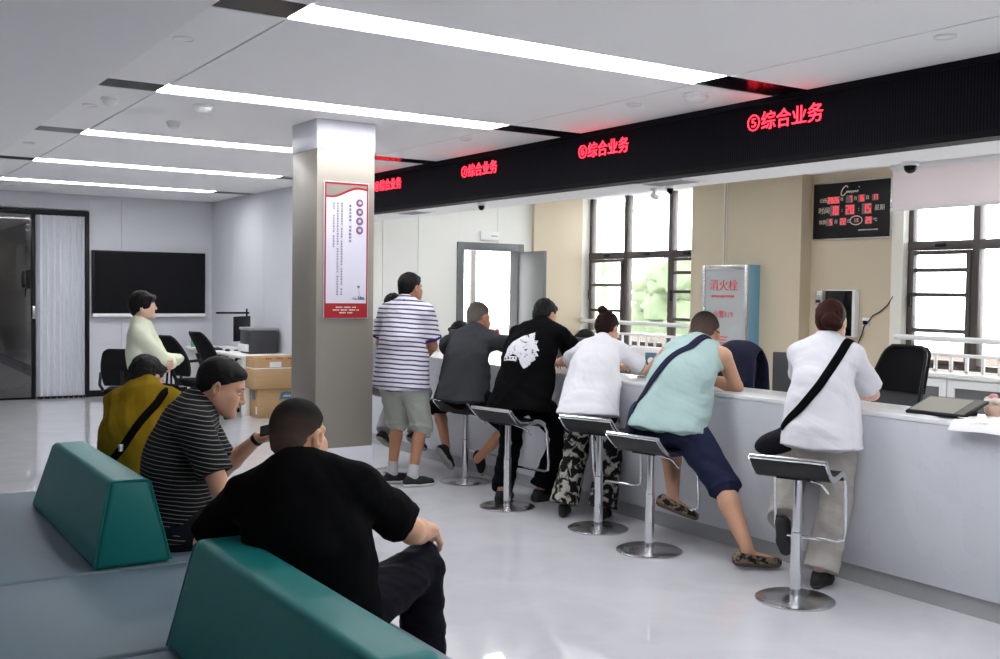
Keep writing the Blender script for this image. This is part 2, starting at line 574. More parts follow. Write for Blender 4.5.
t = thing('distribution_box', 'pale grey electrical box on the corridor wall behind the glass door', 'electrical box', (3.318, 22.1, 1.48))
MB().box(-0.16, 0, -0.7, 0.85, 0.0, 0.85).build('casing', M['grey_plastic'], t, bevel=0.01)
MB().box(-0.175, -0.158, -0.65, 0.80, 0.05, 0.80).build('door', M['grey_plastic'], t, bevel=0.004)
t = thing('wall_telephone', 'black telephone with curled cord on the corridor wall behind the glass', 'telephone', (3.318, 20.9, 1.52))
MB().box(-0.09, 0, -0.12, 0.12, 0.0, 0.34).build('body', M['black'], t, bevel=0.015)
MB().tube([(-0.12, 0.09, 0.02), (-0.135, 0.09, 0.1), (-0.135, 0.09, 0.24), (-0.12, 0.09, 0.32)], 0.03, 10).build('handset', M['black'], t, smooth=True)
MB().tube([(-0.1, 0.05 + 0.02 * math.cos(k), 0.0 - 0.14 * math.sin(k / 24 * math.pi)) if k < 24 else (-0.08, 0.0, 0.0) for k in range(25)], 0.009, 8).build('cord', M['black'], t, smooth=True)

# glass door and its black frame
dr = struct(MB().box(0.98, 1.06, YF - 0.05, YF + 0.06, 0, 2.63).box(3.215, 3.262, YF - 0.05, YF + 0.06, 0, 2.63)
            .box(0.98, 3.262, YF - 0.05, YF + 0.06, 2.57, 2.64).box(2.50, 2.55, YF - 0.04, YF + 0.05, 0, 2.58)
            .box(2.06, 2.09, YF - 0.02, YF + 0.03, 0, 2.58).box(1.06, 2.50, YF - 0.03, YF + 0.05, 0, 0.03).build('door_1', M['black_frame'], bevel=0.004))
MB().box(2.09, 2.50, YF, YF + 0.012, 0.03, 2.57).build('glass_pane', M['glass'], dr)
MB().box(1.06, 2.06, YF, YF + 0.012, 0.03, 2.57).build('glass_pane', M['glass'], dr)
MB().box(2.505, 2.545, YF - 0.075, YF - 0.045, 1.12, 1.30).build('handle', M['steel'], dr, bevel=0.006)
# pleated folding partition
mb = MB()
pts_f = []
NF = 9
xs = [2.56 + 0.645 * (1 - (1 - k / NF) ** 1.25) for k in range(NF + 1)]
prof = []
for k in range(NF + 1):
    prof.append((xs[k], YF - 0.01))
    if k < NF:
        xm = (xs[k] + xs[k + 1]) / 2
        prof.append((xm, YF - 0.085))
back = [(x, y + 0.008) for x, y in prof[::-1]]
mb.prism(prof + back, (0, 0, 2.53), (0, 0, 0.035), (1, 0, 0), (0, 1, 0))
o = tag(mb.build('folding_partition', M['curtain']), 'white pleated folding partition in the black door frame', 'partition')
mb = MB()
for k in range(NF):
    mb.box(xs[k] + 0.008, xs[k + 1] - 0.008, YF - 0.088, YF - 0.06, 0.004, 0.036)
mb.build('bottom_guide', M['black'], o)

# pillar clad in champagne metal
PX0, PX1, PY0, PY1 = 3.168, 3.655, 7.43, 7.925
pil = struct(MB().box(PX0 + .004, PX1 - .004, PY0 + .004, PY1 - .004, 0.37, 2.66).build('pillar', M['column'], bevel=0.003))
MB().box(PX0, PX1, PY0, PY1, 2.657, CEIL).build('pillar_top_panel', M['column_white'], pil, bevel=0.003)
MB().box(PX0, PX1, PY0, PY1, 0.0, 0.373).build('pillar_base_panel', M['column_white'], pil, bevel=0.003)

# ------------------------------------------------------------------ windows
def window_unit(name, X, y0, y1, z0, z1, cols, ztr, sash_cols, label_n):
    """aluminium frame, transom, side sashes with cross bars, panes"""
    fw = 0.055
    mb = MB().box(X, X + 0.08, y0, y0 + fw, z0, z1).box(X, X + 0.08, y1 - fw, y1, z0, z1)
    mb.box(X, X + 0.08, y0, y1, z0, z0 + fw).box(X, X + 0.08, y0, y1, z1 - fw, z1)
    for c in cols:
        mb.box(X - 0.012, X + 0.09, c - 0.036, c + 0.036, z0, z1)
    mb.box(X - 0.008, X + 0.085, y0, y1, ztr - 0.045, ztr + 0.045)
    fr = struct(mb.build(name, M['window_metal'], bevel=0.004))
    ys = [y0] + list(cols) + [y1]
    for i in range(len(ys) - 1):
        MB().box(X + 0.035, X + 0.041, ys[i] + 0.03, ys[i + 1] - 0.03, ztr + 0.04, z1 - 0.04).build('pane', M['glass'], fr)
        MB().box(X + 0.035, X + 0.041, ys[i] + 0.03, ys[i + 1] - 0.03, z0 + 0.04, ztr - 0.04).build('pane', M['glass'], fr)
        MB().box(X - 0.03, X - 0.008, (ys[i] + ys[i + 1]) / 2 - 0.05, (ys[i] + ys[i + 1]) / 2 + 0.05, ztr - 0.012, ztr + 0.02).build('latch', M['black'], fr, bevel=0.004)
        if i in sash_cols:
            a, b = ys[i] + 0.045, ys[i + 1] - 0.045
            s = MB()
            s.box(X - 0.028, X + 0.03, a, a + 0.04, z0 + 0.05, ztr - 0.05).box(X - 0.028, X + 0.03, b - 0.04, b, z0 + 0.05, ztr - 0.05)
            s.box(X - 0.028, X + 0.03, a, b, ztr - 0.09, ztr - 0.05).box(X - 0.028, X + 0.03, a, b, z0 + 0.05, z0 + 0.09)
            for zz in (1.27, 1.62, 1.86) if sash_cols[i] else (1.35, 1.70):
                s.box(X - 0.02, X + 0.03, a, b, zz - 0.02, zz + 0.02)
            sa = s.build('sash', M['window_metal'], fr, bevel=0.003)
            MB().box(X - 0.055, X - 0.027, b - 0.032, b - 0.01, 1.50, 1.64).build('handle', M['black'], sa, bevel=0.004)
    return fr


window_unit('window_1', 9.12, W1A, W1B, 0.9, 2.97, (10.06, 10.94), 2.10, {0: True, 2: False}, 1)
window_unit('window_2', 9.14, W2A, W2B, 0.9, 2.97, (3.6, 4.95, 5.86), 2.10, {3: True, 1: False}, 2)

# outside: parapet, ground, pale trees in full daylight
struct(MB().box(9.35, 60, -40, 60, -0.4, -0.15).build('ground', M['pave']))
struct(MB().box(10.6, 10.75, -6, 18, -0.2, 0.98).build('wall_parapet', M['brick']))
tspots = [(16.0, 17.6, 2.3, 'pale leafy tree outside, seen through the left part of the far window'),
          (17.5, 14.2, 1.5, 'pale leafy tree outside, low behind the middle of the far window'),
          (15.0, 13.0, 2.2, 'pale leafy tree outside, seen through the right sash of the far window'),
          (19.0, 25.0, 3.0, 'pale leafy tree outside, seen through the open doorway'),
          (17.0, 8.6, 1.5, 'low pale tree outside, seen through the window beside the clock')]
for k, (x, y, h, lab) in enumerate(tspots):
    t = thing('tree', lab, 'tree', (x, y, -0.15), k * 1.3, 'trees outside the windows')
    mb = MB()
    for j in range(9):
        a = j * 2.4
        mb.blob((0.75 * math.cos(a) * (0.4 + 0.1 * (j % 4)), 0.75 * math.sin(a) * (0.4 + 0.1 * (j % 3)), h * (0.45 + 0.06 * j)), (0.55, 0.55, 0.45), 3, 0.6, 2.5, j + k * 10)
    mb.build('crown', M['leaf'], t, smooth=True, angle=180)
    MB().tube([(0, 0, 0), (0.03, 0, h * 0.3), (0, 0.04, h * 0.6)], 0.08, 10).build('trunk', M['bark'], t, smooth=True)

# area portals help daylight find the two windows
for nm, yc, wy in (('window_light', (W1A + W1B) / 2, W1B - W1A), ('window_light', (W2A + W2B) / 2, W2B - W2A)):
    ld = bpy.data.lights.new(nm, 'AREA')
    ld.shape = 'RECTANGLE'
    ld.size, ld.size_y = 2.0, wy
    ld.cycles.is_portal = True
    lo = bpy.data.objects.new(nm, ld)
    put(lo, None, (9.28, yc, 1.95))
    lo.rotation_euler = (0, math.radians(90), 0)

# window guard rail, low white balustrade and white wall cabinets under each window
def rail(y0, y1, lab, grp):
    t = thing('handrail', lab, 'handrail', (8.97, y0, 1.2), 0, grp)
    L = y1 - y0
    MB().tube([(0, 0, 0), (0, L, 0)], 0.027, 14).build('tube', M['white'], t, smooth=True)
    for yy in (0.03, L - 0.03):
        MB().lathe([(0.045, 0), (0.045, 0.012), (0.018, 0.014), (0.018, 0.10)], (0.0, yy, 0), 'x', 16).build('bracket', M['white'], t, smooth=True)
    return t


def balustrade(y0, y1, lab, grp):
    t = thing('balustrade', lab, 'balustrade', (8.93, y0, 0.885), 0, grp)
    L = y1 - y0
    MB().box(-0.02, 0.02, 0, L, 0.155, 0.185).build('top_bar', M['white_paint'], t, bevel=0.004)
    MB().box(-0.012, 0.012, 0, L, 0.012, 0.028).build('bottom_bar', M['white_paint'], t)
    n = int(L / 0.16)
    for k in range(n + 1):
        MB().box(-0.012, 0.012, L * k / n - 0.014 if k else 0.0, L * k / n + 0.014, 0.0, 0.157).build('post', M['white_paint'], t)
    return t


def low_cabinet(y0, y1, lab, grp, X=8.78):
    t = thing('wall_cabinet', lab, 'cabinet', (X, y0, 0), 0, grp)
    L = y1 - y0
    D = 9.0 - X
    MB().box(0.02, D, 0.0, L, 0.0, 0.845).build('body', M['white_paint'], t)
    MB().box(-0.01, D, -0.005, L + 0.005, 0.845, 0.885).build('cabinet_top', M['white_paint'], t, bevel=0.006)
    n = max(1, round(L / 0.75))
    for k in range(n):
        a, b = L * k / n + 0.01, L * (k + 1) / n - 0.01
        f = MB().box(0, 0.022, a, a + 0.07, 0.08, 0.83).box(0, 0.022, b - 0.07, b, 0.08, 0.83).box(0, 0.022, a, b, 0.08, 0.15).box(0, 0.022, a, b, 0.76, 0.83).build('door', M['white_paint'], t)
        MB().box(0.012, 0.02, a + 0.07, b - 0.07, 0.15, 0.76).build('door_panel', M['grey_metal'], f)
        MB().box(-0.02, 0.0, b - 0.05, b - 0.03, 0.42, 0.55).build('handle', M['steel'], f, bevel=0.004)
    return t


rail(W1A + 0.02, W1B - 0.02, 'white tubular handrail across the far window', 'handrails across the windows')
rail(W2A + 0.02, W2B - 0.0, 'white tubular handrail across the window behind the mesh office chair', 'handrails across the windows')
balustrade(W1A + 0.02, W1B - 0.02, 'low white balustrade on the ledge under the far window', 'low window balustrades')
balustrade(4.0, W2B, 'low white balustrade on the ledge behind the mesh office chair', 'low window balustrades')
low_cabinet(W1A + 0.02, W1B - 0.02, 'white low cabinets under the far window, mostly behind the queue', 'low cabinets under the windows')
low_cabinet(3.6, W2B + 0.05, 'white low cabinets with grey panels behind the mesh office chair', 'low cabinets under the windows')

# roller blind in front of the near window
t = thing('roller_blind', 'half lowered white roller blind over the near window', 'roller blind', (8.85, 6.585, 2.44))
MB().box(-0.002, 0.002, -3.4, 0.0, 0.02, 0.40).build('cloth', M['blind'], t)
MB().box(-0.014, 0.014, -3.42, 0.015, -0.008, 0.022).build('bottom_bar', M['white'], t, bevel=0.005)
MB().lathe([(0.035, -3.42), (0.035, 0.01)], (0.0, 0, 0.42), 'y', 20).build('roller', M['white'], t, smooth=True)

# grey door standing open in the end wall + its frame
d2 = struct(MB().box(DX0 - 0.03, DX0 + 0.07, YE - 0.03, YE + 0.17, 0, DZ + 0.03).box(DX1 - 0.07, DX1 + 0.03, YE - 0.03, YE + 0.17, 0, DZ + 0.03)
            .box(DX0 - 0.03, DX1 + 0.03, YE - 0.03, YE + 0.17, DZ - 0.07, DZ + 0.03).build('door_2', M['grey_metal'], bevel=0.006))
lf = MB().box(0, 0.045, -0.78, 0, 0.01, DZ - 0.08).build('leaf', M['grey_metal'], d2, bevel=0.004, loc=(DX1 - 0.06, YE - 0.035, 0), rotz=math.radians(-10))
MB().tube([(-0.005, -0.70, 1.02), (-0.05, -0.70, 1.02), (-0.055, -0.60, 1.02)], 0.011, 10).build('handle', M['steel'], lf, smooth=True)
# room beyond that doorway: window at its far side
struct(MB().box(6.2, 6.3, YE + 0.15, 15.0, 0, 3.0).box(6.2, 9.35, 15.0, 15.1, 0, 0.95).box(6.2, 7.55, 15.0, 15.1, 0.95, 3.0).build('wall_back_room', M['panel_warm']))
struct(MB().box(6.2, 9.6, YE + 0.15, 15.1, 2.6, 2.7).build('ceiling_back_room', M['ceiling']))
struct(MB().box(6.2, 9.6, YE + 0.15, 15.1, -0.1, -0.002).build('floor_back_room', M['floor']))
w3 = struct(MB().box(7.55, 9.4, 15.0, 15.07, 0.95, 1.01).box(7.55, 9.4, 15.0, 15.07, 2.5, 2.6).box(7.55, 7.61, 15.0, 15.07, 0.95, 2.6)
            .box(8.25, 8.31, 14.99, 15.07, 0.95, 2.6).box(9.18, 9.26, 14.99, 15.07, 0.95, 2.6).box(8.31, 9.2, 14.99, 15.07, 1.0, 1.08)
            .box(7.6, 8.27, 14.99, 15.07, 1.2, 1.25).box(7.6, 8.27, 14.99, 15.07, 1.55, 1.6).box(7.6, 8.27, 14.99, 15.07, 1.92, 1.97).build('window_3', M['window_metal'], bevel=0.003))
MB().box(7.6, 8.26, 15.04, 15.046, 1.0, 2.52).build('pane', M['glass'], w3)
t = thing('exit_sign', 'small white exit sign above the grey doorway', 'sign', (7.48, YE, 2.265))
MB().box(-0.145, 0.145, -0.03, 0.0, 0, 0.115).build('box', M['white'], t, bevel=0.004)
MB().box(0.02, 0.12, -0.0315, -0.029, 0.05, 0.065).build('arrow', M['grey_plastic'], t)

# ------------------------------------------------------------------ black LED fascia
led = thing('led_display', 'long black LED fascia above the counter with red lettering', 'LED display', (5.2, 0, 2.446))
MB().box(0.004, 0.14, YR, YE, 0.035, 0.40).build('screen', M['led_face'], led)
MB().box(-0.008, 0.14, YR, YE, 0.398, 0.434).build('top_frame', M['led_frame'], led)
MB().box(-0.010, 0.14, YR, YE, 0.0, 0.037).build('bottom_frame', M['led_frame'], led)
for s, y in (('⑤综合业务', 4.70), ('⑥综合业务', 6.55), ('⑦综合业务', 8.40), ('⑧综合业务', 10.27)):
    lettering(s, 0.128, M['led_red'], led, (0.002, y, 0.278), (0, -1, 0), (0, 0, 1), 'red_lettering', 0.004)

# ------------------------------------------------------------------ counter
cnt = thing('service_counter', 'long pale marble service counter with grey plinth', 'counter', (4.8, 0, 0))
MB().box(0.03, 0.08, YR, YE, 0.104, 0.943).build('front_panel', M['stone'], cnt, bevel=0.004)
MB().box(0.052, 0.12, YR, YE, 0.0, 0.104).build('plinth', M['plinth'], cnt)
MB().box(0.026, 0.47, YR, YE, 0.943, 0.970).build('worktop', M['stone_top_lit'], cnt, bevel=0.005)
MB().box(0.40, 0.47, YR, YE, 0.0, 0.943).build('back_panel', M['white_paint'], cnt)
dk = thing('staff_desk', 'long white staff desk behind the marble counter', 'desk', (5.28, 0, 0))
MB().box(0.0, 0.62, 1.2, 11.0, 0.715, 0.745).build('desk_top', M['white_paint'], dk, bevel=0.004)
for yy in (1.3, 3.7, 6.1, 8.5, 10.9):
    MB().box(0.02, 0.58, yy, yy + 0.03, 0.0, 0.715).build('leg_panel', M['white_paint'], dk)
# ------------------------------------------------------------------ pillar poster
po = thing('poster_board', 'white wall poster in a red frame on the pillar', 'poster', (3.41, PY0, 1.37))
MB().box(-0.185, 0.185, -0.010, 0.0, 0.0, 1.045).build('backing', M['column_white'], po, bevel=0.002)
# red frame and bottom band
PW, PH = 0.180, 1.04
fr = MB()
fr.box(-PW, -PW + 0.011, -0.014, -0.009, 0.005, PH).box(PW - 0.011, PW, -0.014, -0.009, 0.005, PH)
fr.box(-PW, PW, -0.014, -0.009, PH - 0.016, PH).box(-PW, PW, -0.014, -0.009, 0.005, 0.118)
fr.build('red_frame', M['red'], po)


def pwave(x):
    s = (x + PW) / (2 * PW)
    return PH - 0.105 + 0.075 * (0.5 - 0.5 * math.cos(math.pi * min(1, max(0, (s - 0.12) / 0.66)))) - (0.012 * max(0, s - 0.78) / 0.22)


xsn = [-PW + 0.011 + (2 * PW - 0.022) * k / 24 for k in range(25)]
MB().prism([(x, PH - 0.016) for x in (xsn[0], xsn[-1])][::1] + [(x, pwave(x)) for x in xsn[::-1]], (0, 0.004, 0), (0, -0.0125, 0), (1, 0, 0), (0, 0, 1)).build('header_field', M['column'], po)
MB().prism([(x, pwave(x)) for x in xsn] + [(x, pwave(x) - 0.012 - 0.006 * math.sin(math.pi * k / 24)) for k, x in reversed(list(enumerate(xsn)))], (0, 0.005, 0), (0, -0.0145, 0), (1, 0, 0), (0, 0, 1)).build('red_wave', M['red'], po)
MB().prism([(x, pwave(x) - 0.011) for x in xsn] + [(xsn[-1], 0.118), (xsn[0], 0.118)], (0, 0.003, 0), (0, -0.0125, 0), (1, 0, 0), (0, 0, 1)).build('sheet', M['lavender'], po)
# four round title seals, columns of small characters, flower drawing, footer lines
for k in range(4):
    z = PH - 0.150 - 0.070 * k
    s = MB().lathe([(0.030, 0.0), (0.030, 0.0025)], (0.108, -0.0165, z), 'y', 28).build('title_seal', M['ink_violet'], po)
    for j in range(3):
        a = 0.6 + k * 0.8 + j * 1.1
        MB().tube([(0.108 - 0.014 * math.cos(a), -0.0172, z - 0.014 * math.sin(a)), (0.108 + 0.014 * math.cos(a), -0.0172, z + 0.014 * math.sin(a))], 0.0035, 6).build('stroke', M['lavender'], s)
rnd = random.Random(3)


def char_column(x, z0, z1, sz, gaps, material):
    mb = MB()
    z = z0
    k = 0
    while z > z1:
        if k not in gaps:
            for j in range(3):
                zz = z - sz * (0.2 + 0.3 * j)
                mb.box(x - sz * rnd.uniform(0.4, 0.55), x + sz * rnd.uniform(0.4, 0.55), -0.0140, -0.0126, zz - sz * 0.10, zz + sz * 0.10)
            mb.box(x - sz * 0.06 + rnd.uniform(-1, 1) * sz * 0.2, x + sz * 0.08, -0.0140, -0.0126, z - sz * 0.9, z - sz * 0.1)
        z -= sz * 1.28
        k += 1
    return mb.build('text_column', material, po)


char_column(0.030, PH - 0.165, PH - 0.44, 0.021, (5,), M['ink'])
char_column(-0.040, PH - 0.155, 0.18, 0.0150, (9, 14, 25, 33), M['ink'])
char_column(-0.074, PH - 0.155, 0.18, 0.0150, (17, 28, 40), M['ink'])
char_column(-0.107, PH - 0.155, PH - 0.50, 0.0150, (3, 4, 12), M['ink'])
mb = MB()
for k in range(7):
    a = 0.3 + k * 0.42
    x0, z0 = 0.105, 0.145
    mb.prism([(x0, z0), (x0 + 0.05 * math.cos(a) - 0.008, z0 + 0.022 * math.sin(a) + 0.006), (x0 + 0.062 * math.cos(a), z0 + 0.028 * math.sin(a)), (x0 + 0.045 * math.cos(a) + 0.006, z0 + 0.02 * math.sin(a) - 0.006)], (0, 0.0015, 0), (0, -0.0140, 0))
mb.tube([(0.105, -0.0135, 0.15), (0.112, -0.0135, 0.19), (0.104, -0.0135, 0.235)], 0.0012, 6)
mb.lathe([(0.011, 0), (0.011, 0.0015)], (0.104, -0.0140, 0.245), 'y', 10)
mb.build('flower_drawing', M['blue_print'], po)
mb = MB()
for k, w in enumerate((0.085, 0.11, 0.055)):
    z = 0.082 - k * 0.021
    n = int(w / 0.0055)
    for j in range(n):
        if j % 6 == 5:
            continue
        mb.box(-w + 2 * w * j / n, -w + 2 * w * (j + 0.75) / n, -0.0155, -0.0138, z, z + 0.010)
mb.build('footer_text', M['cream_ink'], po)

# ------------------------------------------------------------------ ceiling fittings
def smoke(x, y, lab, r=0.065, z=CEIL):
    t = thing('smoke_detector', lab, 'smoke detector', (x, y, z), 0, 'smoke detectors on the ceiling')
    MB().lathe([(r, 0.0), (r, -0.014), (r * 0.92, -0.018)], (0, 0, 0), 'z', 28).build('base_ring', M['white'], t, smooth=True)
    MB().lathe([(r * 0.85, -0.018), (r * 0.82, -0.034), (r * 0.6, -0.050), (r * 0.3, -0.055)], (0, 0, 0), 'z', 28).build('sensor_dome', M['white'], t, smooth=True)


smoke(2.30, 7.42, 'larger white smoke detector left of the pillar, nearer of the two beyond the ceiling joint', 0.075)
smoke(2.34, 8.30, 'boxy white detector left of the pillar, farther of the two beyond the ceiling joint', 0.055)
smoke(1.69, 7.52, 'white smoke detector between two black slots near the left ceiling edge', 0.06)
smoke(4.75, 5.03, 'white smoke detector beside the black fascia under the first light strip', 0.085)


def downlight(x, y, lab, r=0.055, z=CEIL):
    t = thing('downlight', lab, 'downlight', (x, y, z), 0, 'small round downlights')
    MB().lathe([(r, 0.0), (r, -0.006), (r * 0.86, -0.009), (r * 0.8, -0.004)], (0, 0, 0), 'z', 28).build('ring', M['grey_plastic' if z < 2.8 else 'white'], t, smooth=True)
    MB().lathe([(r * 0.8, -0.002), (r * 0.8, -0.0045)], (0, 0, 0), 'z', 24).build('lens', M['ceiling_grey'], t)


for x, y, lab in ((4.66, 3.19, 'flush round downlight by the upper right end of the fascia'), (4.67, 5.55, 'flush round downlight between the first two right-hand black slots'),
                  (4.61, 7.66, 'flush round downlight near the third right-hand black slot'), (1.60, 5.49, 'flush round downlight near the upper left ceiling edge'),
                  (1.64, 7.90, 'flush round downlight next to the left detector'), (1.62, 10.35, 'flush round downlight between the far left black slots'),
                  (2.10, 14.75, 'flush round downlight in front of the far wall above the partition')):
    downlight(x, y, lab)

# vents, camera and speakers under the fascia soffit
def vent(x, y, lab):
    t = thing('air_vent', lab, 'air vent', (x, y, 2.446), 0, 'air vents in the soffit')
    MB().box(-0.13, 0.13, -0.26, 0.26, -0.008, 0.0).box(-0.10, 0.10, -0.23, 0.23, -0.009, -0.007).build('frame', M['white'], t, bevel=0.003)
    for k in range(7):
        MB().box(-0.095 + k * 0.028, -0.085 + k * 0.028, -0.22, 0.22, -0.013, -0.008).build('slat', M['grey_plastic'], t)


vent(5.47, 6.05, 'slatted white air vent in the soffit beside the small dome camera')
vent(5.50, 10.2, 'slatted white air vent in the soffit, far one near the pillar')


def dome(x, y, lab, g='dome cameras under the soffit', r=0.045):
    t = thing('dome_camera', lab, 'security camera', (x, y, 2.446), 0, g)
    MB().lathe([(r * 1.15, 0), (r * 1.15, -0.02), (r, -0.026)], (0, 0, 0), 'z', 24).build('housing', M['white'], t, smooth=True)
    MB().lathe([(r * 0.92, -0.026), (r * 0.85, -0.048), (r * 0.55, -0.066), (r * 0.2, -0.072)], (0, 0, 0), 'z', 24).build('lens_dome', M['black_gloss'], t, smooth=True)


dome(5.775, 4.17, 'small dark dome camera under the soffit in front of the roller blind')
dome(5.62, 6.22, 'small round sensor under the soffit near the vent', r=0.03)
dome(5.40, 8.66, 'small round sensor under the far end of the soffit', r=0.035)
t = thing('bullet_camera', 'small white bullet camera hanging from the soffit in front of the far window', 'security camera', (5.72, 6.52, 2.446), 0.6)
MB().lathe([(0.03, 0), (0.03, -0.012), (0.012, -0.014), (0.012, -0.05)], (0, 0, 0), 'z', 16).build('mount', M['white'], t, smooth=True)
MB().lathe([(0.024, -0.05), (0.028, 0.06), (0.022, 0.062), (0.018, 0.05)], (0, 0, -0.06), 'x', 18).build('camera_body', M['white'], t, smooth=True)

# ------------------------------------------------------------------ staff side wall objects
# hydrant cabinet
hy = thing('fire_hydrant_cabinet', 'tall silver fire hydrant cabinet with red lettering on the beige pier', 'fire cabinet', (8.9, 8.33, 0.0))
MB().box(-0.17, 0, 0.0, 0.73, 0.05, 1.93).build('cabinet_body', mat('blue_side', (0.16, 0.36, 0.50), 0.45), hy, bevel=0.004)
fr = MB().box(-0.20, -0.165, 0.0, 0.055, 0.05, 1.93).box(-0.20, -0.165, 0.675, 0.73, 0.05, 1.93).box(-0.20, -0.165, 0.0, 0.73, 1.875, 1.93).box(-0.20, -0.165, 0.0, 0.73, 0.05, 0.11).build('door_frame', M['steel'], hy, bevel=0.006)
MB().box(-0.180, -0.166, 0.05, 0.68, 0.10, 1.88).build('door_panel', mat('silver_film', (0.52, 0.53, 0.54), 0.18, metal=0.35, bump=(5, 0.5, 0.05)), hy)
lettering('消火栓', 0.135, M['red_ink'], hy, (-0.182, 0.385, 1.69), (0, -1, 0), (0, 0, 1), 'red_lettering', 0.003, xscale=1.12)
mb = MB()
for k in range(14):
    mb.box(-0.1835, -0.181, 0.555 - k * 0.026, 0.572 - k * 0.026, 1.555 + 0.004 * (k % 3), 1.585)
mb.build('small_lettering', M['red_ink'], hy)
lettering('火警119', 0.09, M['red_ink'], hy, (-0.182, 0.385, 1.36), (0, -1, 0), (0, 0, 1), 'red_lettering', 0.003)
mb = MB()
for k in range(5):
    mb.box(-0.1835, -0.181, 0.30 + 0.03 * (k % 2), 0.57, 1.10 - k * 0.035, 1.113 - k * 0.035)
mb.build('small_lettering', M['red_ink'], hy)
MB().box(-0.205, -0.178, 0.665, 0.695, 1.30, 1.45).build('handle', M['chrome'], hy, bevel=0.005)

# digital clock board
cb = thing('clock_board', 'black digital calendar clock board with red digits on the beige wall', 'clock', (9.07, 7.22, 2.19))
MB().box(-0.035, 0.0, -0.49, 0.50, 0.0, 0.605).build('silver_frame', M['steel'], cb, bevel=0.004)
MB().box(-0.040, -0.034, -0.475, 0.488, 0.012, 0.593).build('black_face', mat('clock_face', (0.008, 0.008, 0.008), 0.4, spec=0.2), cb)
U, W = (0, -1, 0), (0, 0, 1)


def digits(s, y, z, h):
    n = len(s)
    w = h * 0.62
    p = MB().box(-0.0425, -0.0395, y - w * n / 2 - 0.006, y + w * n / 2 + 0.006, z - h * 0.62, z + h * 0.62).build('digit_window', M['digit_off'], cb)
    seg = {'0': 'abcdef', '1': 'bc', '2': 'abged', '3': 'abgcd', '5': 'afgcd', '6': 'afgedc', '7': 'abc', '9': 'abfgcd', '4': 'fgbc', '8': 'abcdefg', ' ': ''}
    mb = MB()
    th = h * 0.12
    for i, ch in enumerate(s):
        cy = y + w * (n / 2 - 0.5 - i)
        hw = w * 0.36
        q = {'a': (cy - hw, cy + hw, z + h / 2 - th, z + h / 2), 'd': (cy - hw, cy + hw, z - h / 2, z - h / 2 + th), 'g': (cy - hw, cy + hw, z - th / 2, z + th / 2),
             'b': (cy - hw, cy - hw + th, z, z + h / 2), 'c': (cy - hw, cy - hw + th, z - h / 2, z), 'f': (cy + hw - th, cy + hw, z, z + h / 2), 'e': (cy + hw - th, cy + hw, z - h / 2, z)}
        for g in seg[ch]:
            a = q[g]
            mb.box(-0.0445, -0.0424, a[0], a[1], a[2], a[3])
    mb.build('red_digits', M['led_red2'], p)


digits('2026', 0.225, 0.415, 0.062)
digits(' 7', 0.02, 0.415, 0.062)
digits('16', -0.13, 0.415, 0.062)
digits('17', -0.30, 0.415, 0.052)
digits('10', 0.205, 0.305, 0.088)
digits('20', 0.01, 0.305, 0.088)
digits('15', -0.20, 0.305, 0.088)
digits(' 5', 0.27, 0.185, 0.062)
digits('22', 0.095, 0.185, 0.062)
digits('29', -0.225, 0.185, 0.062)
for s, y, z, h in (('公历', 0.36, 0.415, 0.05), ('年', 0.115, 0.415, 0.045), ('月', -0.055, 0.415, 0.045), ('日', -0.205, 0.415, 0.045), ('时间', 0.345, 0.305, 0.075),
                   (':', 0.11, 0.305, 0.06), (':', -0.10, 0.305, 0.06), ('星期', -0.355, 0.305, 0.062), ('农历', 0.36, 0.185, 0.05), ('月', 0.185, 0.185, 0.045), ('日', 0.02, 0.185, 0.045), ('℃', -0.305, 0.185, 0.045)):
    lettering(s, h, M['cream_ink'], cb, (-0.0405, y, z), U, W, 'lettering', 0.002)
mb = MB()
mb.tube([(-0.041, -0.07 + 0.075 * math.cos(k * math.pi / 16), 0.19 + 0.045 * math.sin(k * math.pi / 16)) for k in range(32)], 0.005, 6, close=True)
mb.build('oval_mark', M['cream_ink'], cb)
digits(' 7', -0.075, 0.19, 0.036)
# cursive emblem at the top: a swung initial and a run of small letters
mb = MB()
ctr = [(0.045, 0.535), (0.050, 0.553), (0.075, 0.556), (0.105, 0.530), (0.125, 0.495), (0.128, 0.466), (0.112, 0.455), (0.090, 0.462), (0.070, 0.480)]
mb.tube([(-0.041, y, z) for y, z in ctr], 0.006, 6)
run = []
for k in range(26):
    run.append((-0.041, 0.065 - k * 0.0062, 0.478 + 0.026 * abs(math.sin(k * 0.85)) - (0.006 if k % 2 else 0)))
mb.tube(run, 0.0045, 6)
mb.lathe([(0.006, -0.0425), (0.006, -0.040)], (0, -0.10, 0.535), 'x', 12)
mb.build('cursive_emblem', M['cream_ink'], cb)
mb = MB()
for k in range(18):
    mb.box(-0.0415, -0.0395, -0.34 + k * 0.0135, -0.33 + k * 0.0135, 0.082, 0.094)
mb.build('small_lettering', M['cream_ink'], cb)

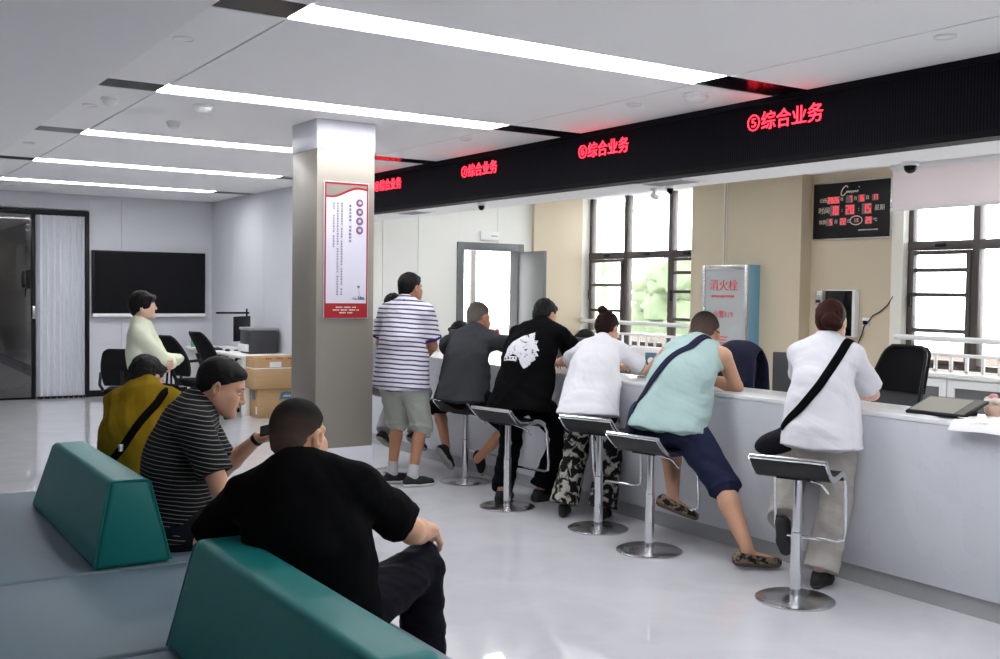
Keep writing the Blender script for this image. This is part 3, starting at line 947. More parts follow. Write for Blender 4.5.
# wall-hung black panel, outlet and cable, steel dispenser
t = thing('wall_terminal', 'black wall terminal with white side on the beige wall', 'terminal', (9.07, 7.30, 1.17))
MB().box(-0.075, 0.0, -0.19, 0.19, 0.0, 0.49).build('white_case', M['white'], t, bevel=0.006)
MB().box(-0.082, -0.074, -0.155, 0.188, 0.01, 0.48).build('black_screen', M['black_gloss'], t, bevel=0.003)
t = thing('soap_dispenser', 'small steel box on the beige wall left of the black terminal', 'dispenser', (9.07, 7.60, 1.50))
MB().box(-0.06, 0.0, -0.05, 0.05, 0.0, 0.15).build('case', M['steel'], t, bevel=0.008)
MB().box(-0.065, -0.058, -0.03, 0.03, 0.02, 0.05).build('nozzle', M['black'], t, bevel=0.003)
t = thing('wall_outlet', 'white socket outlet with black plug right of the wall terminal', 'outlet', (9.07, 7.02, 1.285))
MB().box(-0.012, 0, -0.045, 0.045, 0, 0.09).build('plate', M['white'], t, bevel=0.003)
MB().box(-0.04, -0.010, -0.018, 0.018, 0.02, 0.06).build('plug', M['black'], t, bevel=0.004)
o = MB().tube([(9.045, 7.0, 1.31), (9.055, 6.93, 1.40), (9.058, 6.85, 1.44), (9.058, 6.76, 1.51), (9.058, 6.70, 1.60)], 0.006, 8).build('cable', M['black'], None, smooth=True)
tag(o, 'thin black cable running from the wall socket up towards the window', 'cable')
o = MB().tube([(9.04, 7.02, 1.30), (9.055, 7.06, 1.2), (9.058, 7.12, 1.08), (9.058, 7.14, 0.9)], 0.006, 8).build('cable', M['black'], None, smooth=True)
tag(o, 'black plug cable hanging down the beige wall below the socket', 'cable')
o = MB().tube([(8.89, 8.9, 2.9), (8.89, 8.9, 1.93)], 0.008, 8).tube([(8.89, 8.86, 2.9), (8.89, 8.86, 1.93)], 0.006, 8).build('conduit', M['cream'], None, smooth=True)
tag(o, 'pale conduit running up the beige pier above the hydrant cabinet', 'conduit')

# ------------------------------------------------------------------ counter and desk objects
CT = 0.970
t = thing('signature_tablet', 'black signature tablet with grey screen lying on the marble counter', 'tablet', (5.02, 3.36, CT), math.radians(-88))
t.rotation_euler = (math.radians(17), 0, math.radians(-88))
t.location.z = CT + 0.035
MB().box(-0.17, 0.17, -0.12, 0.12, 0.004, 0.022).build('tablet_body', M['black'], t, bevel=0.006)
MB().box(-0.155, 0.10, -0.10, 0.10, 0.021, 0.0232).build('screen', mat('tablet_screen', (0.30, 0.29, 0.25), 0.75, spec=0.2), t)
MB().prism([(-0.10, -0.031), (0.11, 0.004), (0.11, -0.066)], (0.2, 0, 0), (-0.1, 0, 0), (0, 1, 0), (0, 0, 1)).build('stand', M['black'], t)
MB().box(0.105, 0.155, -0.10, 0.10, 0.021, 0.0228).build('side_bar', mat('tablet_bar', (0.14, 0.13, 0.12), 0.7, spec=0.2), t)
for k in range(3):
    px = [(0, 0.0), (0.02, -0.035), (-0.02, 0.03)][k]
    t = tag(MB().grid(lambda u, v, k=k: ((u - 0.5) * 0.30, (v - 0.5) * 0.21, 0.002 + k * 0.004 + 0.003 * math.sin(u * 3) ** 2), 10, 8, (0, 0, -0.0012)).build('paper_sheet', M['paper'], None, smooth=True, loc=(4.955 + px[0], 3.04 + px[1], CT + 0.005), rotz=math.radians(25 + 17 * k)),
            ('white paper sheet at the counter edge right of the tablet, lowest of the loose stack', 'white paper sheet right of the tablet, middle of the loose stack', 'white paper sheet right of the tablet, top of the loose stack')[k], 'paper', 'paper sheets right of the tablet')
t = tag(MB().box(-0.13, 0.13, -0.09, 0.09, 0, 0.004).build('folder', M['navy'], None, bevel=0.001, loc=(4.96, 3.10, CT), rotz=math.radians(60)), 'dark blue folder under the loose papers on the counter', 'folder')
t = tag(MB().grid(lambda u, v: (0.03 - 0.27 * u, (v - 0.5) * 0.30 + 0.05 * u, 0.0155 + 0.004 * math.sin(v * 5) - 0.9 * max(0, u - 0.85) ** 1.5), 16, 8, (0, 0, -0.0012)).build('paper_sheet', M['paper'], None, smooth=True, loc=(5.00, 2.98, CT + 0.004)), 'large white paper sheet drooping over the front edge of the counter at the right', 'paper')
# ornament cup with pink flowers at the right edge
t = thing('flower_cup', 'small pink and cream cup of flowers beside the papers', 'cup', (5.22, 3.225, CT))
MB().lathe([(0.032, 0), (0.042, 0.02), (0.046, 0.05), (0.040, 0.062)], (0, 0, 0), 'z', 24).build('cup', mat('peach_glaze', (0.62, 0.42, 0.33), 0.4), t, smooth=True)
mb = MB()
for k in range(8):
    mb.blob((0.03 * math.cos(k * 0.8), 0.03 * math.sin(k * 0.8), 0.075 + 0.006 * (k % 3)), (0.02, 0.02, 0.018), 2)
mb.build('cream_petals', mat('cream_petals', (0.75, 0.68, 0.58), 0.7), t, smooth=True, angle=180)
MB().blob((0, 0, 0.105), (0.025, 0.022, 0.018), 2, 0.2, 3).build('pink_bloom', mat('pink_petals', (0.62, 0.27, 0.32), 0.7), t, smooth=True, angle=180)
t = thing('card_holder', 'white standing card holder at the right edge of the counter', 'card holder', (5.24, 3.10, CT), math.radians(-50))
MB().box(-0.07, 0.07, -0.04, 0.04, 0, 0.012).build('foot', M['grey_plastic'], t, bevel=0.003)
MB().box(-0.065, 0.065, -0.006, 0.006, 0.01, 0.16).build('card', M['white'], t, bevel=0.002)

# white terminal with a small picture between the two middle customers
t = thing('counter_terminal', 'white counter terminal with dark blue picture behind the bun-haired woman in patterned trousers', 'terminal', (5.22, 5.95, CT), math.radians(-62))
MB().box(-0.09, 0.09, -0.06, 0.06, 0.0, 0.012).build('foot', M['white'], t, bevel=0.004)
MB().box(-0.16, 0.16, -0.015, 0.015, 0.012, 0.225).build('panel', M['white'], t, bevel=0.012)
p = MB().box(-0.04, 0.05, -0.018, -0.0145, 0.055, 0.185).build('picture', M['blue_print'], t, bevel=0.004)
MB().lathe([(0.026, 0), (0.026, 0.002)], (0.005, -0.0195, 0.125), 'y', 20).build('pale_figure', M['white'], p)
# monitors on the staff desk
def monitor(x, y, rz, lab, w=0.52, h=0.32, z=0.745, grp='monitors on the staff desk', col='dark_grey', base=0.12):
    t = thing('monitor', lab, 'monitor', (x, y, z), rz, grp)
    MB().box(-0.11, 0.11, -0.08, 0.08, 0, 0.012).build('foot', M[col], t, bevel=0.004)
    MB().box(-0.025, 0.025, -0.015, 0.01, 0.012, base + 0.14).build('stem', M[col], t, bevel=0.003)
    MB().box(-w / 2, w / 2, -0.01, 0.03, base, base + h).build('housing', M[col], t, bevel=0.008)
    MB().box(-w / 2 + 0.01, w / 2 - 0.01, 0.029, 0.032, base + 0.012, base + h - 0.01).build('screen', M['black_gloss'], t)
    return t


monitor(5.66, 4.86, math.radians(-62), 'dark monitor on the staff desk left of the woman in white at the right', 0.46, 0.34)
monitor(5.66, 7.42, math.radians(-75), 'dark monitor on the staff desk behind the bun-haired woman in patterned trousers', 0.48, 0.33)
monitor(5.66, 9.4, math.radians(-80), 'dark monitor on the staff desk at the far end near the grey door', 0.46, 0.32)
t = thing('card_reader', 'small dark card reader on the counter beside the striped standing man', 'card reader', (5.02, 8.45, CT), math.radians(-20))
MB().box(-0.10, 0.10, -0.07, 0.07, 0, 0.03).build('body', M['dark_grey'], t, bevel=0.006)
MB().box(-0.085, 0.085, -0.055, 0.055, 0.029, 0.033).build('screen', M['grey_plastic'], t)
for k, (x, y, rz, lab) in enumerate(((4.98, 6.28, 0.5, 'white paper on the counter in front of the man with the printed black T-shirt'), (5.0, 5.45, 0.3, 'white papers on the counter beside the bun-haired woman'), (4.97, 7.2, 0.2, 'white paper on the counter in front of the grey shirted man'))):
    tag(MB().grid(lambda u, v: ((u - 0.5) * 0.21, (v - 0.5) * 0.3, 0.002 + 0.01 * u * u), 6, 6, (0, 0, -0.0012)).build('paper_sheet', M['paper'], None, smooth=True, loc=(x, y, CT + 0.002), rotz=rz), lab, 'paper', 'paper sheets along the counter')
t = thing('phone', 'dark mobile phone on the paper in front of the printed black T-shirt', 'phone', (4.93, 6.40, CT + 0.012), 0.9)
MB().box(-0.036, 0.036, -0.075, 0.075, 0, 0.009).build('body', M['black'], t, bevel=0.004)
MB().box(-0.033, 0.033, -0.071, 0.071, 0.0085, 0.0096).build('screen', M['black_gloss'], t)

# office chairs
def office_chair(x, y, rz, lab, style, grp, tilt=0.16):
    t = thing('office_chair', lab, 'office chair', (x, y, 0), rz, grp)
    mb = MB()
    for k in range(5):
        a = k * 2 * math.pi / 5
        mb.tube([(0.03 * math.cos(a), 0.03 * math.sin(a), 0.10), (0.30 * math.cos(a), 0.30 * math.sin(a), 0.068)], 0.02, 8)
    mb.build('star_base', M['black'], t, smooth=True)
    for k in range(5):
        a = k * 2 * math.pi / 5
        MB().lathe([(0.03, -0.02), (0.03, 0.02)], (0.31 * math.cos(a), 0.31 * math.sin(a), 0.031), 'y', 16).build('caster', M['black'], t, smooth=True)
    MB().lathe([(0.028, 0.09), (0.028, 0.30), (0.018, 0.30), (0.018, 0.42)], (0, 0, 0), 'z', 16).build('gas_lift', M['black'], t, smooth=True)
    MB().box(-0.24, 0.24, -0.22, 0.25, 0.42, 0.50).build('seat', M['black_fabric'], t, bevel=0.03, seg=3)
    # back leans away from the sitter: sitter faces +y, back at -y
    H0, H1 = 0.56, (1.20 if style == 'head' else 1.02)
    HW = 0.235

    def back(u, v):
        z = H0 + (H1 - H0) * v
        ww = HW * (0.86 + 0.22 * math.sin(math.pi * min(1, v * 0.9 + 0.12))) * (1 if v < 0.9 else 1 - 0.25 * ((v - 0.9) / 0.1) ** 2)
        xx = (u - 0.5) * 2 * ww
        yy = -0.23 - tilt * (v ** 1.3) + 0.045 * (1 - (2 * u - 1) ** 2) * -1 + 0.03 * math.sin(v * math.pi)
        return (xx, yy, z)
    if style == 'head':
        MB().grid(lambda u, v: tuple(Vector(back(u, v * 0.50)) + Vector((0, -0.028, 0))), 14, 14, (0, -0.012, 0)).build('mesh_back', M['mesh_grey'], t, smooth=True)
        g = MB().grid(lambda u, v: back(u, 0.44 + v * 0.56), 16, 14, (0, -0.055, 0)).build('head_pad', M['black_fabric'], t, bevel=0.0, smooth=True)
    else:
        MB().grid(back, 14, 18, (0, -0.014, 0)).build('mesh_back', M['mesh_back'], t, smooth=True)
    rim = [back(0, v / 16) for v in range(17)] + [back(u / 10, 1) for u in range(1, 10)] + [back(1, 1 - v / 16) for v in range(17)] + [back(1 - u / 10, 0) for u in range(1, 10)]
    MB().tube(rim, 0.013, 8, close=True).build('back_frame', M['black'], t, smooth=True)
    MB().tube([(0, -0.1, 0.43), (0, -0.27, 0.45), (0, -0.31 - tilt * 0.2, 0.62), (0, -0.30 - tilt * 0.5, 0.75)], 0.022, 10).build('back_support', M['black'], t, smooth=True)
    for s in (-1, 1):
        MB().tube([(s * 0.25, -0.12, 0.47), (s * 0.30, -0.10, 0.55), (s * 0.30, 0.0, 0.69), (s * 0.29, 0.14, 0.70), (s * 0.29, 0.17, 0.68)], 0.02, 8).build('armrest', M['black'], t, smooth=True)
    return t


office_chair(6.95, 5.32, math.radians(84), 'black mesh office chair with a high padded headrest behind the marble counter', 'head', 'office chairs')
c2 = office_chair(6.40, 6.50, math.radians(95), 'office chair with a navy jacket over its back, behind the man in the mint vest', 'plain', 'office chairs', 0.10)
c2.scale = (0.92, 1, 1.05)
# navy jacket draped on that chair
def jacket(u, v):
    # v along: front hem over the top to the back hem
    a = (v - 0.5) * 2
    z = 1.09 - 0.46 * abs(a) ** 1.6 * (1 if a < 0 else 0.8)
    y = -0.36 + (0.085 if a > 0 else -0.075) * min(1, abs(a) * 2.2) + (0.06 * abs(a) if a > 0 else -0.02 * abs(a))
    wv = 0.225 + 0.03 * abs(a)
    x = (u - 0.5) * 2 * wv
    z -= 0.07 * abs(2 * u - 1) ** 3
    y += 0.012 * math.sin(u * 17 + v * 3) * abs(a)
    return (x, y, z)


j = MB().grid(jacket, 26, 24).build('jacket', M['navy'], None, smooth=True, loc=(6.40, 6.50, 0.11), rotz=math.radians(95), angle=180)
md = j.modifiers.new('thickness', 'SOLIDIFY')
md.thickness = 0.012
tag(j, 'navy jacket draped over the office chair behind the man in the mint vest', 'jacket')

# far left corner: desk, computer, printer, boxes, chairs
t = thing('far_desk', 'white desk along the far right-hand wall', 'desk', (4.40, 12.62, 0))
MB().box(0, 0.635, 0, 2.35, 0.715, 0.75).build('desk_top', M['white_paint'], t, bevel=0.004)
for yy in (0.02, 2.29):
    MB().box(0.02, 0.60, yy, yy + 0.04, 0, 0.715).build('leg_panel', M['white_paint'], t)
MB().box(0.56, 0.59, 0.06, 2.3, 0.25, 0.715).build('back_panel', M['white_paint'], t)
t = thing('printer', 'dark printer with pale top on the far desk above the cardboard boxes', 'printer', (4.80, 13.10, 0.75), math.radians(90))
MB().box(-0.19, 0.19, -0.19, 0.19, 0, 0.30).build('body', M['dark_grey'], t, bevel=0.02)
MB().box(-0.20, 0.20, -0.20, 0.20, 0.30, 0.335).build('lid', M['grey_plastic'], t, bevel=0.01)
MB().box(-0.15, 0.15, 0.185, 0.23, 0.03, 0.12).build('paper_tray', M['white'], t, bevel=0.004)
MB().box(0.188, 0.194, 0.04, 0.12, 0.02, 0.05).build('sticker', M['white'], t)
t = monitor(4.80, 13.72, math.radians(48), 'black monitor with folding arm on the far desk', 0.50, 0.33, 0.75, None, 'black', 0.13)
t = thing('document_camera', 'thin black document camera with a long arm on the far desk', 'camera', (4.90, 13.85, 0.75), 0)
MB().lathe([(0.06, 0), (0.06, 0.02), (0.012, 0.022), (0.012, 0.56)], (0, 0, 0), 'z', 16).build('post', M['black'], t, smooth=True)
MB().box(-0.42, 0.03, -0.03, 0.03, 0.49, 0.515).build('bar', M['black'], t, bevel=0.006)
t = thing('keyboard', 'black keyboard lying on the far desk', 'keyboard', (4.55, 14.1, 0.75), math.radians(80))
MB().box(-0.22, 0.22, -0.07, 0.07, 0.0, 0.02).build('body', M['black'], t, bevel=0.005)
MB().box(-0.21, 0.21, -0.06, 0.06, 0.019, 0.025).build('keys', M['dark_grey'], t, bevel=0.002)
t = thing('mouse', 'black computer mouse on the far desk', 'mouse', (4.56, 13.62, 0.75), 0)
MB().blob((0, 0, 0.014), (0.033, 0.055, 0.016), 3).build('shell', M['black'], t, smooth=True)
MB().lathe([(0.006, -0.004), (0.006, 0.004)], (0, 0.025, 0.03), 'x', 12).build('wheel', M['grey_plastic'], t, smooth=True)


def carton(x0, x1, y0, y1, z0, h, lab, name='cardboard_box', flap=True):
    t = thing(name, lab, 'cardboard box', ((x0 + x1) / 2, (y0 + y1) / 2, z0), 0, 'cardboard boxes by the far desk')
    w, d = (x1 - x0) / 2, (y1 - y0) / 2
    MB().box(-w, w, -d, d, 0, h).build('body', M['cardboard'], t, bevel=0.006)
    MB().box(-w - 0.001, w + 0.001, -0.03, 0.03, h - 0.001, h + 0.0015).build('packing_tape', mat('brown_tape', (0.42, 0.27, 0.12), 0.25), t)
    return t, w, d


b1, w, d = carton(4.50, 5.00, 12.30, 12.60, 0.0, 0.36, 'lowest cardboard box with a blue printed label by the far desk')
mb = MB().prism([(0.02, 0.22), (0.04, 0.31), (0.11, 0.325), (0.18, 0.305), (0.24, 0.32), (0.225, 0.23), (0.15, 0.215), (0.08, 0.23)], (0, 0.002, 0), (0, -d - 0.0035, 0))
lb = mb.build('blue_label', M['blue_print'], b1)
mb = MB()
for k in range(5):
    mb.tube([(0.075 + k * 0.024, -d - 0.004, 0.255), (0.085 + k * 0.024, -d - 0.004, 0.275 + 0.012 * (k % 2)), (0.092 + k * 0.024, -d - 0.004, 0.258)], 0.005, 6)
mb.build('white_lettering', M['white'], lb)
MB().box(-w - 0.003, -w - 0.0005, -0.06, 0.05, 0.22, 0.33).build('side_print', M['blue_print'], b1)
MB().box(-w - 0.003, -w - 0.0005, -0.12, -0.07, 0.05, 0.14).build('side_label', M['white'], b1)
b2, w, d = carton(4.44, 5.01, 12.28, 12.60, 0.362, 0.24, 'middle cardboard box of the stack by the far desk')
b3, w, d = carton(4.45, 5.01, 12.29, 12.60, 0.605, 0.145, 'top cardboard box with red print and white strap by the far desk')
MB().box(-w - 0.003, w + 0.002, -d - 0.004, d, 0.0, 0.014).build('white_strap', M['tape'], b3)
MB().box(-0.09, 0.06, -d - 0.004, -d - 0.001, 0.02, 0.085).build('white_label', M['paper'], b3)
mb = MB()
for k in range(3):
    for j in range(3):
        mb.box(-0.14 + k * 0.14 + j * 0.028, -0.14 + k * 0.14 + j * 0.028 + 0.018, -d - 0.003, -d - 0.001, 0.115, 0.137)
mb.build('red_print', M['red_ink'], b3)

office_chair(3.83, 12.45, math.radians(-82), 'black mesh office chair at the far desk, left of the two side by side', 'plain', 'office chairs', 0.20)
office_chair(4.45, 13.35, math.radians(-82), 'black mesh office chair nearest the far desk', 'plain', 'office chairs', 0.20)
c4 = office_chair(2.94, 12.3, math.radians(-20), 'black office chair standing alone behind the woman in the pale blouse', 'plain', 'office chairs', 0.22)
c4.scale = (0.9, 0.9, 0.88)
# green bottle on the ledge behind the chairs
t = thing('green_bottle', 'slim green bottle on the far desk by the corner', 'bottle', (4.44, 14.75, 0.75))
MB().lathe([(0.028, 0), (0.03, 0.01), (0.03, 0.13), (0.012, 0.17), (0.012, 0.2)], (0, 0, 0), 'z', 16).build('glass', mat('green_glass', (0.1, 0.3, 0.12), 0.2), t, smooth=True)
MB().lathe([(0.014, 0.195), (0.014, 0.22)], (0, 0, 0), 'z', 12).build('cap', M['white'], t, smooth=True)
# display screen on the far wall
t = thing('display_screen', 'large black wall display with a silver bottom bar', 'display', (4.105, YF - 0.005, 1.16))
MB().box(-0.81, 0.81, -0.08, 0.0, 0.0, 0.94).build('bezel', M['black_frame'], t, bevel=0.006)
MB().box(-0.785, 0.785, -0.084, -0.079, 0.055, 0.915).build('screen', mat('display_glass', (0.005, 0.0055, 0.007), 0.3, spec=0.18), t)
MB().box(-0.81, 0.81, -0.09, -0.02, -0.012, 0.036).build('bottom_bar', M['white'], t, bevel=0.006)

# ------------------------------------------------------------------ sofas
def bench(y0, y1, lab):
    t = thing('sofa_bench', lab, 'sofa', (1.05, (y0 + y1) / 2, 0), 0, 'grey bench seats')
    L = (y1 - y0) / 2 - 0.004
    MB().box(-0.65, 0.65, -L, L, 0.20, 0.43).build('seat_cushion', M['leather_grey'], t, bevel=0.025, seg=4)
    MB().box(-0.61, 0.61, -L + 0.03, L - 0.03, 0.08, 0.20).build('base', M['leather_grey'], t, bevel=0.006)
    MB().tube([(-0.64, -L + 0.003, 0.418), (0.64, -L + 0.003, 0.418)], 0.006, 6).build('piping', M['leather_grey'], t, smooth=True)
    for sx in (-1, 1):
        for sy in (-1, 1):
            MB().lathe([(0.022, 0), (0.026, 0.085)], (sx * 0.52, sy * (L - 0.15), 0), 'z', 14).build('foot', M['steel'], t, smooth=True)


bench(4.445, 6.42, 'grey leather bench under the farther teal backrest')
bench(3.395, 4.445, 'grey leather bench without backrest between the two teal ones')
bench(1.85, 3.395, 'grey leather bench under the nearer teal backrest')


def wedge(y0, y1, lab, flat_end):
    t = thing('teal_bolster', lab, 'bolster', (1.098, y0, 0.43), 0, 'teal wedge backrests')
    L = y1 - y0
    hb, ht, H = 0.160, 0.080, 0.355
    mb = MB()
    n = 28
    rows = []
    for i in range(n + 1):
        s = i / n
        y = L * s
        # ends lean inwards towards the top
        rows.append(y)
    bm = mb.bm
    rings = []
    for y in rows:
        k = y / L
        l0, l1 = (0.06, 0.17) if flat_end == 0 else (0.17, 0.06)
        lean = l0 * (1 - k) - l1 * k
        rnd_ = 1.0
        e = min(y, L - y)
        top = H - 0.0
        rings.append([bm.verts.new((-hb, y, 0)), bm.verts.new((hb, y, 0)), bm.verts.new((ht, y + lean, top)), bm.verts.new((-ht, y + lean, top))])
    for a, b in zip(rings, rings[1:]):
        for q in range(4):
            bm.faces.new([a[q], a[(q + 1) % 4], b[(q + 1) % 4], b[q]])
    bm.faces.new(rings[0][::-1])
    bm.faces.new(rings[-1])
    bmesh.ops.dissolve_limit(bm, angle_limit=0.01, verts=bm.verts, edges=bm.edges)
    o = mb.build('backrest', M['teal'], t, bevel=0.024, seg=4)
    pts = []
    pp = [(-hb + 0.004, 0.006, 0.01), (-ht - 0.004, 0.063, H - 0.012), (-ht + 0.01, 0.064, H - 0.003), (ht - 0.01, 0.064, H - 0.003), (ht + 0.004, 0.063, H - 0.012), (hb - 0.004, 0.006, 0.01)]
    MB().tube(pp if flat_end == 0 else [(a, L - b, c) for a, b, c in [(q0, q1 + 0.012, q2 - 0.004) for q0, q1, q2 in pp]], 0.004, 8).build('piping', M['teal'], o, smooth=True)


wedge(4.46, 5.97, 'teal leather wedge backrest beyond the bare bench, with its end face showing', 0)
wedge(1.87, 3.42, 'teal leather wedge backrest in front of the man in the black polo shirt', 1)

# ------------------------------------------------------------------ bar stools
def stool(x, y, rz, lab, sh=0.70):
    """piston stool: curved chrome-rimmed black seat, hanging footrest loop, disc base"""
    t = thing('bar_stool', lab, 'bar stool', (x, y, 0), rz, 'chrome bar stools along the counter')
    MB().lathe([(0.205, 0.0), (0.205, 0.008), (0.19, 0.016), (0.06, 0.024), (0.034, 0.03)], (0, 0, 0), 'z', 48).build('disc_base', M['steel'], t, smooth=True)
    MB().lathe([(0.029, 0.02), (0.029, 0.36), (0.026, 0.362), (0.026, 0.385)], (0, 0, 0), 'z', 24).build('lower_column', M['chrome'], t, smooth=True)
    MB().lathe([(0.023, 0.37), (0.023, sh - 0.035)], (0, 0, 0), 'z', 24).build('piston', M['chrome'], t, smooth=True)

    def prof(v):   # v 0 (front, -) .. 1 (back): y and z of the seat surface; sitter faces +y
        yv = 0.185 - 0.37 * v
        z = sh + 0.012 - 0.028 * math.sin(v * math.pi) + 0.075 * max(0, (v - 0.62) / 0.38) ** 1.8 - 0.05 * max(0, (0.22 - v) / 0.22) ** 1.6
        return yv, z
    MB().grid(lambda u, v: ((u - 0.5) * 0.385, prof(v)[0], prof(v)[1]), 10, 22, (0, 0, -0.030)).build('seat_pad', M['black'], t, smooth=True)
    for s in (-1, 1):
        MB().tube([(s * 0.197, prof(v / 22)[0], prof(v / 22)[1] - 0.014) for v in range(23)], 0.016, 10, flat=((1, 0, 0), 0.45)).build('side_rail', M['chrome'], t, smooth=True)
    MB().tube([(-0.197, prof(1)[0], prof(1)[1] - 0.012), (0.197, prof(1)[0], prof(1)[1] - 0.012)], 0.013, 10).build('rear_rail', M['chrome'], t, smooth=True)
    f0 = prof(0)
    MB().tube([(-0.19, f0[0] - 0.005, f0[1] - 0.01), (-0.19, f0[0] + 0.03, f0[1] - 0.06), (-0.19, f0[0] + 0.055, f0[1] - 0.30), (-0.18, f0[0] + 0.06, f0[1] - 0.355), (-0.14, f0[0] + 0.062, f0[1] - 0.37), (0.14, f0[0] + 0.062, f0[1] - 0.37),
               (0.18, f0[0] + 0.06, f0[1] - 0.355), (0.19, f0[0] + 0.055, f0[1] - 0.30), (0.19, f0[0] + 0.03, f0[1] - 0.06), (0.19, f0[0] - 0.005, f0[1] - 0.01)], 0.010, 10).build('footrest', M['chrome'], t, smooth=True)
    MB().box(-0.09, 0.09, -0.08, 0.08, sh - 0.045, sh - 0.028).build('mounting_plate', M['black'], t, bevel=0.004)
    MB().tube([(0.03, 0.02, sh - 0.05), (0.10, 0.08, sh - 0.08), (0.13, 0.11, sh - 0.13)], 0.006, 8).build('lift_lever', M['chrome'], t, smooth=True)
    return t


stool(4.29, 3.722, math.radians(-66), 'empty chrome bar stool behind the woman with the black shoulder bag, nearest the camera', 0.69)
stool(4.316, 4.904, math.radians(-80), 'chrome bar stool under the man in the mint vest', 0.655)
stool(4.416, 5.539, math.radians(-70), 'empty chrome bar stool behind the woman in patterned trousers', 0.69)
stool(4.276, 6.444, math.radians(-78), 'chrome bar stool under the man with the white print on his black T-shirt', 0.665)
stool(4.528, 7.464, math.radians(-75), 'chrome bar stool under the man in the dark grey T-shirt', 0.62)
stool(4.238, 8.171, math.radians(-75), 'chrome bar stool half hidden behind the striped standing man', 0.70)
# ------------------------------------------------------------------ people: smooth distance-field bodies and clothes
F32 = np.float32


def V3(p):
    return np.array(p, dtype=np.float64)


def unit(v):
    v = V3(v)
    return v / (np.linalg.norm(v) + 1e-12)


